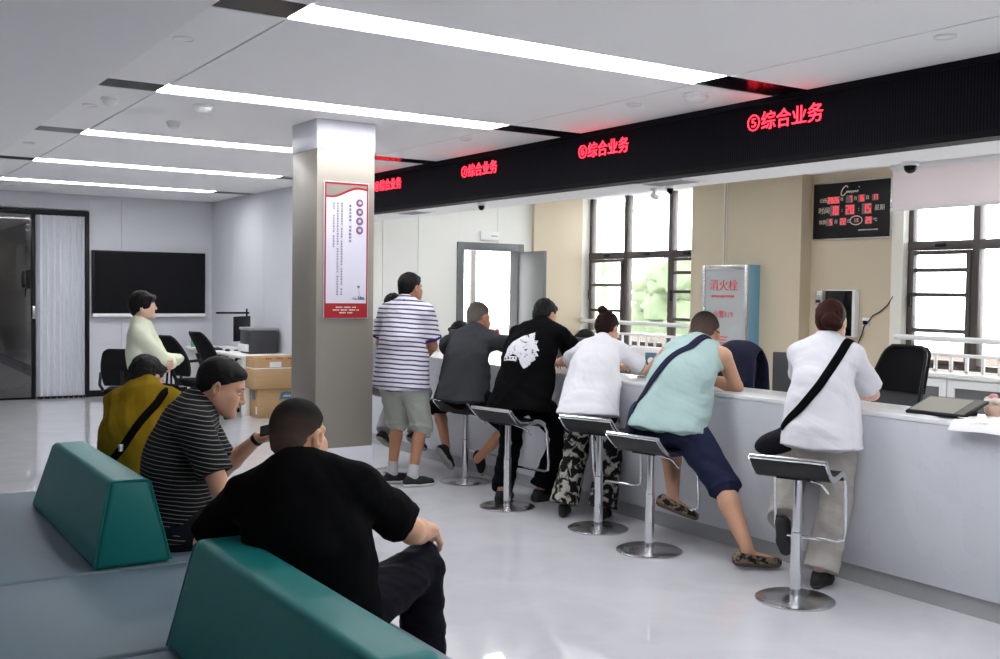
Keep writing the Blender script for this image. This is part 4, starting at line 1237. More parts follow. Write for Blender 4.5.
class Sdf:
    def __init__(self):
        self.prims = []
        self.noise = None
        self.cuts = []

    def cone(self, a, b, ra, rb, k=0.02, q=1.0, d=None, cut=None, op='add'):
        """round cone a->b; q<1 flattens it along d"""
        a, b = V3(a), V3(b)
        if np.linalg.norm(b - a) < 1e-4:
            b = a + V3((0, 0, 1e-3))
        R = max(ra, rb)
        self.prims.append(('c', a, b, ra, rb, k, q, unit(d) if d is not None else None, cut, op, np.minimum(a, b) - R, np.maximum(a, b) + R))
        return self

    def ell(self, c, ax, r, k=0.02, cut=None, op='add'):
        c = V3(c)
        R = max(r)
        self.prims.append(('e', c, [unit(x) for x in ax], r, None, k, 1, None, cut, op, c - R, c + R))
        return self

    @staticmethod
    def dist(pr, X, Y, Z):
        if pr[0] == 'c':
            _, a, b, ra, rb, k, q, d = pr[:8]
            px, py, pz = X - a[0], Y - a[1], Z - a[2]
            ba = b - a
            if d is not None and q < 1:
                s = (px * d[0] + py * d[1] + pz * d[2]) * F32(1 / q - 1)
                px, py, pz = px + s * F32(d[0]), py + s * F32(d[1]), pz + s * F32(d[2])
                ba = ba + d * (ba @ d) * (1 / q - 1)
            l2 = float(ba @ ba)
            rr = ra - rb
            if rr * rr >= l2 * 0.98:
                rr = math.copysign(math.sqrt(l2 * 0.95), rr)
            a2 = l2 - rr * rr
            il2 = 1 / l2
            y = px * F32(ba[0]) + py * F32(ba[1]) + pz * F32(ba[2])
            z = y - F32(l2)
            vx, vy, vz = px * F32(l2) - y * F32(ba[0]), py * F32(l2) - y * F32(ba[1]), pz * F32(l2) - y * F32(ba[2])
            x2 = vx * vx + vy * vy + vz * vz
            y2 = y * y * F32(l2)
            z2 = z * z * F32(l2)
            kk = math.copysign(1, rr) * rr * rr * x2 if rr else x2 * 0
            o = (np.sqrt(x2 * F32(a2 * il2)) + y * F32(rr)) * F32(il2) - F32(ra)
            m1 = np.sign(z) * F32(a2) * z2 > kk
            m2 = (~m1) & (np.sign(y) * F32(a2) * y2 < kk)
            o = np.where(m1, np.sqrt(x2 + z2) * F32(il2) - F32(rb), o)
            o = np.where(m2, np.sqrt(x2 + y2) * F32(il2) - F32(ra), o)
            if q < 1:
                o = o * F32(0.5 * (1 + q))
        else:
            _, c, ax, r = pr[:4]
            px, py, pz = X - c[0], Y - c[1], Z - c[2]
            k0 = 0
            k1 = 0
            for n, rad in zip(ax, r):
                t = px * F32(n[0]) + py * F32(n[1]) + pz * F32(n[2])
                k0 = k0 + (t / F32(rad)) ** 2
                k1 = k1 + (t / F32(rad * rad)) ** 2
            k0 = np.sqrt(k0)
            o = k0 * (k0 - 1) / np.sqrt(k1 + 1e-9)
        if pr[8] is not None:
            cuts = pr[8] if isinstance(pr[8], list) else [pr[8]]
            for (pt, n) in cuts:
                o = np.maximum(o, (X - pt[0]) * F32(n[0]) + (Y - pt[1]) * F32(n[1]) + (Z - pt[2]) * F32(n[2]))
        return o

    @staticmethod
    def blend(f, d, k, op):
        if op == 'sub':
            h = np.maximum(k - np.abs(f + d), 0) / k
            return np.maximum(f, -d) + h * h * F32(k * 0.25)
        h = np.maximum(k - np.abs(f - d), 0) / k
        return np.minimum(f, d) - h * h * F32(k * 0.25)

    def at(self, P):
        """field value at points (n,3)"""
        X, Y, Z = [P[:, i].astype(F32) for i in range(3)]
        f = np.full(len(P), 1.0, F32)
        for pr in self.prims:
            f = self.blend(f, self.dist(pr, X, Y, Z), F32(pr[5]), pr[9])
        return f

    def snap(self, p, off):
        """move a point on to the surface offset by off; returns point and normal"""
        p = V3(p)
        e = 0.004
        for _ in range(12):
            q = np.array([p, p + [e, 0, 0], p - [e, 0, 0], p + [0, e, 0], p - [0, e, 0], p + [0, 0, e], p - [0, 0, e]])
            f = self.at(q).astype(float)
            g = np.array([f[1] - f[2], f[3] - f[4], f[5] - f[6]])
            n = unit(g)
            p = p - n * (f[0] - off) * 0.8
        return p, n

    def polygons(self, h):
        lo = np.min([p[10] for p in self.prims if p[9] == 'add'], axis=0) - 0.03
        hi = np.max([p[11] for p in self.prims if p[9] == 'add'], axis=0) + 0.03
        n = np.ceil((hi - lo) / h).astype(int) + 1
        xs = [(lo[i] + h * np.arange(n[i])).astype(F32) for i in range(3)]
        f = np.full(n, 1.0, F32)
        for pr in self.prims:
            pad = pr[5] + 2.5 * h + 0.004
            i0 = np.clip(np.floor((pr[10] - pad - lo) / h).astype(int), 0, n - 1)
            i1 = np.clip(np.ceil((pr[11] + pad - lo) / h).astype(int) + 1, 1, n)
            s = tuple(slice(a, b) for a, b in zip(i0, i1))
            X = xs[0][s[0]][:, None, None]
            Y = xs[1][s[1]][None, :, None]
            Z = xs[2][s[2]][None, None, :]
            f[s] = self.blend(f[s], self.dist(pr, X, Y, Z), F32(pr[5]), pr[9])
        if self.noise:
            f += self.noise(xs[0][:, None, None], xs[1][None, :, None], xs[2][None, None, :])
        for (pt, nn) in self.cuts:
            f = np.maximum(f, (xs[0][:, None, None] - F32(pt[0])) * F32(nn[0]) + (xs[1][None, :, None] - F32(pt[1])) * F32(nn[1]) + (xs[2][None, None, :] - F32(pt[2])) * F32(nn[2]))
        return nets(f, lo, h)


def nets(f, lo, h):
    """naive surface nets: vertices and quads of the zero level"""
    ins = f < 0
    c = ins[:-1, :-1, :-1].astype(np.int8)
    tot = sum(ins[a:f.shape[0] - 1 + a, b:f.shape[1] - 1 + b, d:f.shape[2] - 1 + d].astype(np.int8) for a in (0, 1) for b in (0, 1) for d in (0, 1))
    act = (tot > 0) & (tot < 8)
    I = np.argwhere(act)
    idx = np.full(act.shape, -1, np.int32)
    idx[act] = np.arange(len(I))
    corners = [(a, b, d) for a in (0, 1) for b in (0, 1) for d in (0, 1)]
    val = {cn: f[I[:, 0] + cn[0], I[:, 1] + cn[1], I[:, 2] + cn[2]] for cn in corners}
    acc = np.zeros((len(I), 3))
    cnt = np.zeros(len(I))
    for cn in corners:
        for ax in range(3):
            if cn[ax] == 0:
                c2 = list(cn)
                c2[ax] = 1
                va, vb = val[cn], val[tuple(c2)]
                m = (va < 0) != (vb < 0)
                t = np.where(m, va / np.where(m, va - vb, 1), 0)
                p = np.tile(np.array(cn, float), (len(I), 1))
                p[:, ax] = t
                acc[m] += p[m]
                cnt[m] += 1
    V = lo + h * (I + acc / cnt[:, None])
    quads = []
    for ax in range(3):
        s0 = [slice(None)] * 3
        s1 = [slice(None)] * 3
        s0[ax] = slice(0, -1)
        s1[ax] = slice(1, None)
        a, b = ins[tuple(s0)], ins[tuple(s1)]
        E = np.argwhere(a != b)
        o = [i for i in range(3) if i != ax]
        E = E[(E[:, o[0]] > 0) & (E[:, o[1]] > 0) & (E[:, o[0]] < f.shape[o[0]] - 1) & (E[:, o[1]] < f.shape[o[1]] - 1)]
        flip = ins[E[:, 0], E[:, 1], E[:, 2]]
        q = []
        for (du, dv) in ((0, 0), (1, 0), (1, 1), (0, 1)):
            g = E.copy()
            g[:, o[0]] -= 1 - du
            g[:, o[1]] -= 1 - dv
            q.append(idx[g[:, 0], g[:, 1], g[:, 2]])
        q = np.stack(q, 1)
        if ax == 1:
            flip = ~flip
        q[~flip] = q[~flip][:, ::-1]
        quads.append(q)
    Q = np.concatenate(quads)
    return V, Q[(Q >= 0).all(1)]


def net_mesh(name, parts, mats, parent, pick=None):
    """list of (V,Q) -> one smooth mesh; pick(centres)->material index"""
    off = 0
    VV, QQ = [], []
    for V, Q in parts:
        VV.append(V)
        QQ.append(Q + off)
        off += len(V)
    V, Q = np.concatenate(VV), np.concatenate(QQ)
    me = bpy.data.meshes.new(name)
    me.vertices.add(len(V))
    me.vertices.foreach_set('co', V.astype(F32).ravel())
    me.loops.add(len(Q) * 4)
    me.loops.foreach_set('vertex_index', Q.astype(np.int32).ravel())
    me.polygons.add(len(Q))
    me.polygons.foreach_set('loop_start', np.arange(0, len(Q) * 4, 4, dtype=np.int32))
    me.polygons.foreach_set('use_smooth', np.ones(len(Q), bool))
    for m in mats:
        me.materials.append(m)
    if pick is not None:
        me.polygons.foreach_set('material_index', pick(V[Q].mean(1)).astype(np.int32))
    me.update(calc_edges=True)
    me.validate()
    o = bpy.data.objects.new(name, me)
    return put(o, parent)


def folds(amp, seed, scale=1.0, axis=None):
    """soft cloth folds as a small displacement of the field"""
    r = np.random.RandomState(seed)
    ws = []
    for i in range(5):
        d = unit(r.normal(size=3) + (V3(axis) * 1.5 if axis is not None and i < 3 else 0))
        ws.append((d * (38 + 34 * r.rand()) / scale, unit(r.normal(size=3)) * (14 + 10 * r.rand()) / scale, r.rand() * 6.28, r.rand() * 6.28))

    def fn(X, Y, Z):
        o = 0
        for a, b, p, q in ws:
            s = np.sin(X * F32(b[0]) + Y * F32(b[1]) + Z * F32(b[2]) + F32(q))
            t = np.sin(X * F32(a[0]) + Y * F32(a[1]) + Z * F32(a[2]) + F32(p) + 1.6 * s)
            o = o + t * np.abs(t) * (0.5 + 0.5 * s)
        return (o * F32(amp / 2.2)).astype(F32)
    return fn


def ik(a, c, l1, l2, pole):
    """middle joint of a two-bone limb; the end is pulled in when out of reach"""
    a, c = V3(a), V3(c)
    d = c - a
    L = np.linalg.norm(d)
    if L > (l1 + l2) * 0.995:
        c = a + d / L * (l1 + l2) * 0.995
        d = c - a
        L = np.linalg.norm(d)
    u = d / L
    x = (l1 * l1 - l2 * l2 + L * L) / (2 * L)
    hh = math.sqrt(max(l1 * l1 - x * x, 1e-6))
    p = V3(pole)
    p = unit(p - u * (p @ u))
    return a + u * x + p * hh, c


SKIN = mat('skin_tan', srgb(196, 150, 122), 0.5, spec=0.35)
SKIN_D = mat('skin_brown', srgb(172, 122, 94), 0.5, spec=0.35)
SKIN_L = mat('skin_light', srgb(220, 180, 158), 0.5, spec=0.35)
LIP = mat('lips', srgb(160, 95, 85), 0.5)
HAIR = mat('black_hair', (0.005, 0.004, 0.004), 0.6, spec=0.18, bump=(120, 0.4, 0.003))


def fade_mat(top, side, o, u, f, t):
    """short hair that thins out towards the nape: colour follows the height on the head"""
    m = top.copy()
    nt, b = nodes_of(m)
    tc = nt.nodes.new('ShaderNodeTexCoord')
    d = nt.nodes.new('ShaderNodeVectorMath')
    d.operation = 'DOT_PRODUCT'
    ax = u + 0.25 * f
    d.inputs[1].default_value = tuple(ax)
    nt.links.new(tc.outputs['Object'], d.inputs[0])
    mr = nt.nodes.new('ShaderNodeMapRange')
    c0 = float(o @ ax)
    mr.inputs['From Min'].default_value = c0 - 0.030 * t
    mr.inputs['From Max'].default_value = c0 + 0.065 * t
    nt.links.new(d.outputs['Value'], mr.inputs['Value'])
    mx = nt.nodes.new('ShaderNodeMix')
    mx.data_type = 'RGBA'
    mx.inputs['A'].default_value = side.node_tree.nodes['Principled BSDF'].inputs['Base Color'].default_value
    mx.inputs['B'].default_value = b.inputs['Base Color'].default_value
    nt.links.new(mr.outputs['Result'], mx.inputs['Factor'])
    nt.links.new(mx.outputs['Result'], b.inputs['Base Color'])
    return m


HAIR_D = mat('black_brown_hair', (0.013, 0.006, 0.0045), 0.65, spec=0.10, bump=(150, 0.5, 0.004))
HAIR_B = mat('dark_brown_hair', (0.030, 0.009, 0.006), 0.65, spec=0.10, bump=(150, 0.5, 0.004))
HAIR_C = mat('cropped_hair', (0.009, 0.007, 0.006), 0.8, spec=0.1, bump=(260, 0.5, 0.003))
HAIR_F = mat('faded_hair', (0.085, 0.058, 0.045), 0.8, spec=0.1, bump=(260, 0.5, 0.003))
HAIR_G = mat('cropped_grey_hair', (0.050, 0.046, 0.043), 0.8, spec=0.2, bump=(260, 0.8, 0.004))
EYE_W = mat('eye_white', (0.7, 0.7, 0.7), 0.2)
EYE_B = mat('eye_dark', (0.01, 0.008, 0.006), 0.15)


def cloth(name, color, rough=0.9, bump=(420, 0.15, 0.001), spec=0.05):
    return mat(name, color, rough, spec=spec, bump=bump)


class Person:
    """a posed figure. Local frame: r = right, f = forward (azimuth az, degrees from +Y towards +X), z up, from the floor point base"""

    def __init__(self, label, base, az, s, pelvis, neck, head, dsh=0, dhead=0, pitch=0, roll=0, hands=None, feet=None, skin=SKIN, fat=0.0, fem=False, hh=0.0065, bend=0.03, headscale=1.0, tilt=0.0):
        self.base = V3((base[0], base[1], 0))
        self.root = thing('person', label, 'person', (base[0], base[1], 0))
        self.az, self.s, self.skin, self.fat, self.fem, self.hh = az, s, skin, fat, fem, hh
        a = math.radians(az)
        self.f, self.r, self.u = V3((math.sin(a), math.cos(a), 0)), V3((math.cos(a), -math.sin(a), 0)), V3((0, 0, 1))
        a2 = math.radians(az + dsh)
        self.fs0, self.rs = V3((math.sin(a2), math.cos(a2), 0)), V3((math.cos(a2), -math.sin(a2), 0))
        tr = math.radians(tilt)
        self.rs = self.rs * math.cos(tr) + self.u * math.sin(tr)
        self.P, self.N, self.H = self.w(pelvis), self.w(neck), self.w(head)
        self.T = unit(self.N - self.P)
        self.fs = unit(self.fs0 - self.T * (self.fs0 @ self.T))
        self.mid = (self.P + self.N) / 2 - self.fs * bend * s
        a3 = math.radians(az + dhead)
        hf0, hr0 = V3((math.sin(a3), math.cos(a3), 0)), V3((math.cos(a3), -math.sin(a3), 0))
        pt = math.radians(pitch)
        self.hf = hf0 * math.cos(pt) - self.u * math.sin(pt)
        hu = hf0 * math.sin(pt) + self.u * math.cos(pt)
        rl = math.radians(roll)
        self.hr = hr0 * math.cos(rl) + hu * math.sin(rl)
        self.hu = hu * math.cos(rl) - hr0 * math.sin(rl)
        self.hs = (0.93 if fem else 1.0) * headscale
        # joints
        sw = (0.165 if fem else 0.185) * s
        self.S = {-1: self.N - self.T * 0.062 * s - self.rs * sw + self.fs * 0.01, 1: self.N - self.T * 0.062 * s + self.rs * sw + self.fs * 0.01}
        self.Hp = {q: self.P + self.r * q * 0.092 * s - self.u * 0.015 for q in (-1, 1)}
        self.E, self.W, self.K, self.A, self.fd, self.hd = {}, {}, {}, {}, {}, {}
        for q in (-1, 1):
            wt, pole, hdir, pn, curl = hands[q]
            E, W = ik(self.S[q] + self.rs * q * 0.0, self.w(wt), 0.29 * s, 0.25 * s, self.v(pole))
            self.E[q], self.W[q] = E, W
            self.hd[q] = (unit(self.v(hdir)) if hdir is not None else unit(W - E), unit(self.v(pn)), curl)
            at, kp, fdir = feet[q]
            K, A = ik(self.Hp[q], self.w(at), 0.43 * s, 0.42 * s, self.v(kp))
            self.K[q], self.A[q] = K, A
            self.fd[q] = unit(self.v(fdir))
        self.legfat = 0.0
        self.wcut = None

    def w(self, p):      # local (r,f,z) -> mesh coordinates (world minus base)
        return self.r * p[0] + self.f * p[1] + self.u * p[2]

    def v(self, d):
        return self.r * d[0] + self.f * d[1] + self.u * d[2]

    # ---- primitives shared by body and clothes
    def torso(self, g, c=0.0, loose=0.0, hem=None, top=True, k=0.045, cut=None):
        s, P, N, T, fs, f = self.s, self.P, self.N, self.T, self.fs, self.f
        L = np.linalg.norm(N - P)
        fat = self.fat
        ch, wa, hp = (0.138, 0.118, 0.150) if self.fem else (0.153, 0.138, 0.150)
        ch, wa, hp = ch + fat * 0.5, wa + fat, hp + fat * 0.6
        m = self.mid
        g.cone(P - T * 0.0, m, (hp + c) * s, (wa + c + loose) * s, k, 0.74, fs, cut=cut)
        g.cone(m, P + (N - P) * 0.74 + (m - (P + N) / 2) * 0.6, (wa + c + loose) * s, (ch + c) * s, k, 0.68, fs, cut=cut)
        if top:
            g.cone(P + (N - P) * 0.74 + (m - (P + N) / 2) * 0.6, N - T * 0.10 * s, (ch + c) * s, (ch * 0.80 + c) * s, k, 0.66, fs, cut=cut)
            g.cone(self.S[-1] + self.rs * 0.03, self.S[1] - self.rs * 0.03, (0.062 + c) * s, (0.062 + c) * s, 0.06, 0.85, fs, cut=cut)
            for q in (-1, 1):
                g.cone(N + T * 0.01 * s, self.S[q] - self.rs * q * 0.02, (0.052 + c * 0.8) * s, (0.050 + c) * s, 0.05, cut=cut)
        if hem is not None:
            g.cone(m, P - T * hem * s, (wa + c + loose) * s, (hp + c + 0.010 + loose * 0.5) * s, k, 0.76, fs, cut=cut)
        g.ell(P - f * 0.055 * s - self.u * 0.02, (self.r, f, self.u), ((0.145 + c) * s, (0.085 + c) * s, (0.10 + c) * s), 0.05, cut=cut)
        if fat > 0.012:
            g.ell(m + fs * (0.05 + fat) * s - T * 0.04, (self.rs, fs, T), ((wa * 0.8 + c) * s, (0.09 + fat + c) * s, (0.13 + c) * s), 0.06, cut=cut)

    def arm(self, g, q, c=0.0, frac=None, k=0.025, taper=0.0, fore=True):
        s = self.s * (0.90 if self.fem else 1.0)
        S, E, W = self.S[q], self.E[q], self.W[q]
        if frac is not None:
            e = S + (E - S) * frac
            g.cone(S, e + (E - S) * 0.05, (0.053 + c) * s, (0.052 + c + taper) * s, k, cut=(e, unit(E - S)))
            return
        g.cone(S, E, (0.053 + c) * s, (0.040 + c) * s, k)
        if fore:
            mid = E + (W - E) * 0.3
            g.cone(E, mid, (0.040 + c) * s, (0.042 + c) * s, 0.015)
            g.cone(mid, W, (0.042 + c) * s, (0.026 + c) * s, 0.015)

    def leg(self, g, q, c=0.0, hemfrac=None, k=0.03, flare=0.0, thigh=None):
        s = self.s
        H, K, A = self.Hp[q], self.K[q], self.A[q]
        if thigh is not None:
            e = H + (K - H) * thigh
            g.cone(H, e + (K - H) * 0.06, (0.085 + c) * s, (0.062 + c + flare) * s, k, cut=(e, unit(K - H)))
            return
        lf = self.legfat
        g.cone(H, K, (0.088 + c + lf * 0.6) * s, (0.057 + c + lf) * s, k, cut=self.wcut)
        back = unit(np.cross(np.cross(A - K, self.f), A - K)) if True else 0
        cm = K + (A - K) * 0.30
        hdir = unit((self.Hp[q] - K) + (A - K))          # points to the inside of the knee bend
        if hemfrac is None:
            g.cone(K, cm + hdir * 0.012, (0.055 + c + lf) * s, (0.055 + c + lf) * s, 0.02)
            g.cone(cm + hdir * 0.012, A, (0.055 + c + lf) * s, (0.035 + c + lf * 0.4) * s, 0.02)
        else:
            e = K + (A - K) * hemfrac
            g.cone(K, e + (A - K) * 0.06, (0.057 + c) * s, (0.046 + c + flare) * s, 0.03, cut=(e, unit(A - K)))

    def foot_frame(self, q):
        fd = self.fd[q]
        up = unit(self.u - fd * (self.u @ fd))
        if abs(fd[2]) > 0.9:
            up = unit(-self.f * np.sign(fd[2]) * -1)
        return fd, up, np.cross(fd, up)

    # ---- body
    def head(self, g):
        t = self.hs * (0.5 + 0.5 * min(1.02, self.s * 1.0))
        o, r, f, u = self.H, self.hr, self.hf, self.hu
        L = lambda a, b, c: o + (r * a + f * b + u * c) * t
        g.ell(L(0, -0.014, 0.030), (r, f, u), (0.075 * t, 0.094 * t, 0.082 * t), 0.02)
        g.ell(L(0, 0.030, -0.040), (r, f, u), (0.060 * t, 0.062 * t, 0.072 * t), 0.035)
        for q in (-1, 1):
            g.cone(L(q * 0.055, 0.0, -0.045), L(q * 0.018, 0.072, -0.092), 0.018 * t, 0.017 * t, 0.035)      # jaw
            g.ell(L(q * 0.038, 0.066, -0.022), (r, f, u), (0.022 * t, 0.018 * t, 0.018 * t), 0.02)           # cheek
        for q in (-1, 1):
            g.ell(L(q * 0.040, 0.038, -0.052), (r, f, u), (0.027 * t, 0.046 * t, 0.046 * t), 0.03)
        g.cone(L(-0.012, 0.080, -0.094), L(0.012, 0.080, -0.094), 0.016 * t, 0.016 * t, 0.02)                # chin
        g.cone(L(-0.035, 0.078, 0.020), L(0.035, 0.078, 0.020), 0.012 * t, 0.012 * t, 0.02)                  # brow
        for q in (-1, 1):
            g.ell(L(q * 0.032, 0.094, 0.002), (r, f, u), (0.019 * t, 0.011 * t, 0.008 * t), 0.010, op='sub')
        g.cone(L(0, 0.086, 0.008), L(0, 0.107, -0.030), 0.008 * t, 0.011 * t, 0.014)                         # nose
        for q in (-1, 1):
            g.ell(L(q * 0.011, 0.097, -0.034), (r, f, u), (0.008 * t, 0.010 * t, 0.007 * t), 0.006)
        g.ell(L(0, 0.088, -0.056), (r, f, u), (0.022 * t, 0.010 * t, 0.006 * t), 0.006)                      # lips
        g.ell(L(0, 0.086, -0.066), (r, f, u), (0.020 * t, 0.010 * t, 0.007 * t), 0.006)
        for q in (-1, 1):                                                                                     # ears
            rr = unit(r * q + f * -0.35)
            ff = unit(f - rr * (f @ rr))
            g.ell(L(q * 0.078, -0.012, -0.008), (rr, ff, u), (0.009 * t, 0.019 * t, 0.032 * t), 0.008)
            g.ell(L(q * 0.084, -0.008, -0.006), (rr, ff, u), (0.007 * t, 0.009 * t, 0.016 * t), 0.006, op='sub')
        self.L, self.t = L, t

    def neck(self, g, c=0.0):
        t = self.hs
        s = self.s
        rn = (0.047 if self.fem else 0.057) * s + c
        g.cone(self.N - self.T * 0.03 * s, self.H - self.hu * 0.055 * t - self.hf * 0.022 * t, rn + 0.006, rn, 0.03)

    def hand(self, g, q):
        d, pn, curl = self.hd[q]
        s = (0.88 if self.fem else 1.0) * (0.6 + 0.4 * self.s)
        W = self.W[q]
        n = unit(pn - d * (pn @ d))          # out of the palm
        side = np.cross(n, d)               # across the palm
        # thumb side: for a right hand with palm n and fingers d
        th = side * (1 if q == 1 else -1)
        g.cone(self.E[q] + (W - self.E[q]) * 0.8, W, 0.0285 * s * (0.9 if self.fem else 1), 0.025 * s, 0.01)
        g.cone(W, W + d * 0.035 * s, 0.025 * s, 0.036 * s, 0.012, 0.55, n)
        g.cone(W + d * 0.035 * s, W + d * 0.082 * s, 0.036 * s, 0.040 * s, 0.012, 0.42, n)
        for i, (off, ln) in enumerate(((0.030, 0.072), (0.010, 0.080), (-0.010, 0.074), (-0.029, 0.058))):
            p = W + d * (0.086 - 0.006 * abs(i - 1)) * s + th * off * s
            a = 0.12 + 0.04 * i
            ang = curl * (0.75 + 0.1 * i)
            for seg, rad in ((0.46, 0.0092), (0.30, 0.0084), (0.24, 0.0074)):
                dd = unit(d * math.cos(ang) + n * math.sin(ang) + th * off * 1.5 * (1 - min(1, curl)))
                p2 = p + dd * ln * seg * s
                g.cone(p, p2, rad * s, rad * 0.93 * s, 0.004)
                p = p2
                ang += curl * 0.75
        p = W + d * 0.022 * s + th * 0.024 * s + n * 0.006 * s
        p2 = p + unit(th * 0.75 + d * 0.75 + n * (0.2 + 0.4 * curl)) * 0.044 * s
        p3 = p2 + unit(th * 0.25 + d * 0.95 + n * (0.2 + 0.5 * curl)) * 0.034 * s
        p4 = p3 + unit(d * 0.95 - th * 0.05 + n * (0.2 + 0.6 * curl)) * 0.026 * s
        g.cone(p, p2, 0.014 * s, 0.0105 * s, 0.012)
        g.cone(p2, p3, 0.0105 * s, 0.0095 * s, 0.003)
        g.cone(p3, p4, 0.0095 * s, 0.008 * s, 0.003)

    def body(self, fine=0.0042, hand_h=0.0032):
        g = Sdf()
        self.torso(g, -0.004)
        self.neck(g, -0.0012)
        for q in (-1, 1):
            self.arm(g, q, 0.0)
        for q in (-1, 1):
            self.leg(g, q, -0.003)
            fd, up, sd = self.foot_frame(q)
            A, s = self.A[q], self.s
            g.cone(A - up * 0.03, A + fd * 0.10 * s - up * 0.052, 0.032 * s, 0.026 * s, 0.02)
            g.cone(A - fd * 0.04 * s - up * 0.05, A + fd * 0.13 * s - up * 0.058, 0.027 * s, 0.022 * s, 0.02)
        parts = [g.polygons(self.hh)]
        hd = Sdf()
        self.head(hd)
        self.neck(hd)
        self.head_sdf = hd
        parts.append(hd.polygons(fine))
        for q in (-1, 1):
            hg = Sdf()
            self.hand(hg, q)
            parts.append(hg.polygons(hand_h))
        o, r, f, u, t = self.H, self.hr, self.hf, self.hu, self.t

        def pick(c):
            p = (c - o) / t
            a, b, z = np.abs(p @ r), p @ f, p @ u
            lip = ((a / 0.022) ** 2 + ((z + 0.061) / 0.0085) ** 2 < 1) & (b > 0.080)
            return np.where(lip, 1, 0)
        self.body_obj = net_mesh('body', parts, [self.skin, LIP, HAIR], self.root, pick)
        for q in (-1, 1):
            bp = [self.head_sdf.snap(self.L(q * (0.014 + 0.032 * k / 6), 0.095 - 0.012 * k / 6, 0.0215 + 0.006 * math.sin(k / 6 * 2.4)), 0.0004) for k in range(7)]
            MB().tube([tuple(x[0]) for x in bp], 0.0034, 8, flat=([tuple(x[1]) for x in bp], 0.35), rr=[0.0026, 0.0036, 0.0038, 0.0036, 0.0032, 0.0026, 0.0014]).build('eyebrow', HAIR, self.body_obj, smooth=True, angle=180)
            e = MB().blob(tuple(self.L(q * 0.032, 0.0755, 0.0)), (0.0118 * t, 0.0118 * t, 0.0075 * t), 3).build('eye', EYE_W, self.body_obj, smooth=True, angle=180)
            MB().blob(tuple(self.L(q * 0.032, 0.0830, -0.001)), (0.0052 * t,) * 3, 2).build('iris', EYE_B, e, smooth=True, angle=180)
        return self.body_obj

    def hair(self, style, material, h=0.0042, side=None):
        g = Sdf()
        t, L, r, f, u = self.t, self.L, self.hr, self.hf, self.hu
        def plane(p1, p2):        # keep the part above/behind the line from forehead p1=(f,u) to nape p2
            a, b = V3(L(0, *p1)), V3(L(0, *p2))
            d = unit(b - a)
            return (a, unit(np.cross(d, r) * -1) if (np.cross(d, r) @ u) > 0 else unit(np.cross(d, r)))
        if style == 'crew':
            th = 0.010
            cut = [plane((0.080, 0.066), (-0.088, -0.050))]
            g.ell(L(0, -0.016, 0.032), (r, f, u), ((0.075 + th * 0.6) * t, (0.094 + th) * t, (0.082 + th) * t), 0.01, cut=cut)
            g.ell(L(0, -0.052, -0.020), (r, f, u), (0.064 * t, 0.054 * t, 0.068 * t), 0.02, cut=[plane((0.0, 0.02), (-0.075, -0.064))])
            g.ell(L(0, 0.050, 0.080), (r, f, u), (0.052 * t, 0.030 * t, 0.020 * t), 0.02)
        elif style == 'full':      # thicker combed hair
            g.ell(L(0, -0.018, 0.038), (r, f, u), (0.080 * t, 0.101 * t, 0.089 * t), 0.01, cut=[plane((0.095, 0.060), (-0.088, -0.045))])
            g.ell(L(0, -0.054, -0.020), (r, f, u), (0.070 * t, 0.056 * t, 0.075 * t), 0.02, cut=[plane((0.0, 0.02), (-0.075, -0.078))])
            g.ell(L(0, 0.060, 0.082), (r, f, u), (0.055 * t, 0.038 * t, 0.026 * t), 0.02)
        elif style == 'cropped':
            th = 0.004
            g.ell(L(0, -0.014, 0.030), (r, f, u), ((0.075 + th) * t, (0.094 + th) * t, (0.082 + th) * t), 0.01, cut=[plane((0.070, 0.074), (-0.088, -0.028))])
            g.ell(L(0, -0.048, -0.022), (r, f, u), (0.060 * t, 0.054 * t, 0.064 * t), 0.02, cut=[plane((0.0, 0.02), (-0.075, -0.050))])
        elif style == 'bob':
            g.ell(L(0, -0.020, 0.034), (r, f, u), (0.090 * t, 0.108 * t, 0.096 * t), 0.01, cut=[plane((0.105, 0.040), (0.02, -0.03))])
            g.ell(L(0, -0.045, -0.020), (r, f, u), (0.084 * t, 0.078 * t, 0.090 * t), 0.03, cut=[plane((0.05, 0.02), (-0.09, -0.105))])
            for q in (-1, 1):
                g.ell(L(q * 0.066, 0.030, 0.020), (r, f, u), (0.020 * t, 0.042 * t, 0.058 * t), 0.02)
            g.cone(L(-0.045, 0.080, 0.070), L(0.055, 0.074, 0.060), 0.022 * t, 0.020 * t, 0.03)
        else:                      # pulled back into a bun
            g.ell(L(0, -0.018, 0.034), (r, f, u), (0.082 * t, 0.101 * t, 0.090 * t), 0.01, cut=[plane((0.092, 0.050), (-0.075, -0.072))])
            g.ell(L(0, -0.050, -0.015), (r, f, u), (0.068 * t, 0.058 * t, 0.070 * t), 0.03, cut=[plane((0.02, 0.02), (-0.07, -0.080))])
            if style == 'bun_low':
                g.ell(L(0.022, -0.116, -0.010), (r, f, u), (0.048 * t, 0.040 * t, 0.046 * t), 0.012)
                g.ell(L(0.052, -0.112, -0.022), (r, f, u), (0.026 * t, 0.028 * t, 0.032 * t), 0.015)
            else:
                g.ell(L(-0.030, -0.080, 0.114), (r, f, u), (0.040 * t, 0.034 * t, 0.030 * t), 0.012)
                g.ell(L(-0.002, -0.092, 0.096), (r, f, u), (0.028 * t, 0.028 * t, 0.024 * t), 0.012)
        amp = {'cropped': 0.0006, 'crew': 0.0022, 'full': 0.004, 'bob': 0.003}.get(style, 0.0035)
        g.noise = folds(amp, int(abs(self.az) * 7) + 3, 0.28)
        if style == 'cropped':
            o = self.H
            return net_mesh('hair', [g.polygons(h)], [fade_mat(material, side or HAIR_F, o, u, f, t)], self.root)
        return net_mesh('hair', [g.polygons(h)], [material], self.root)

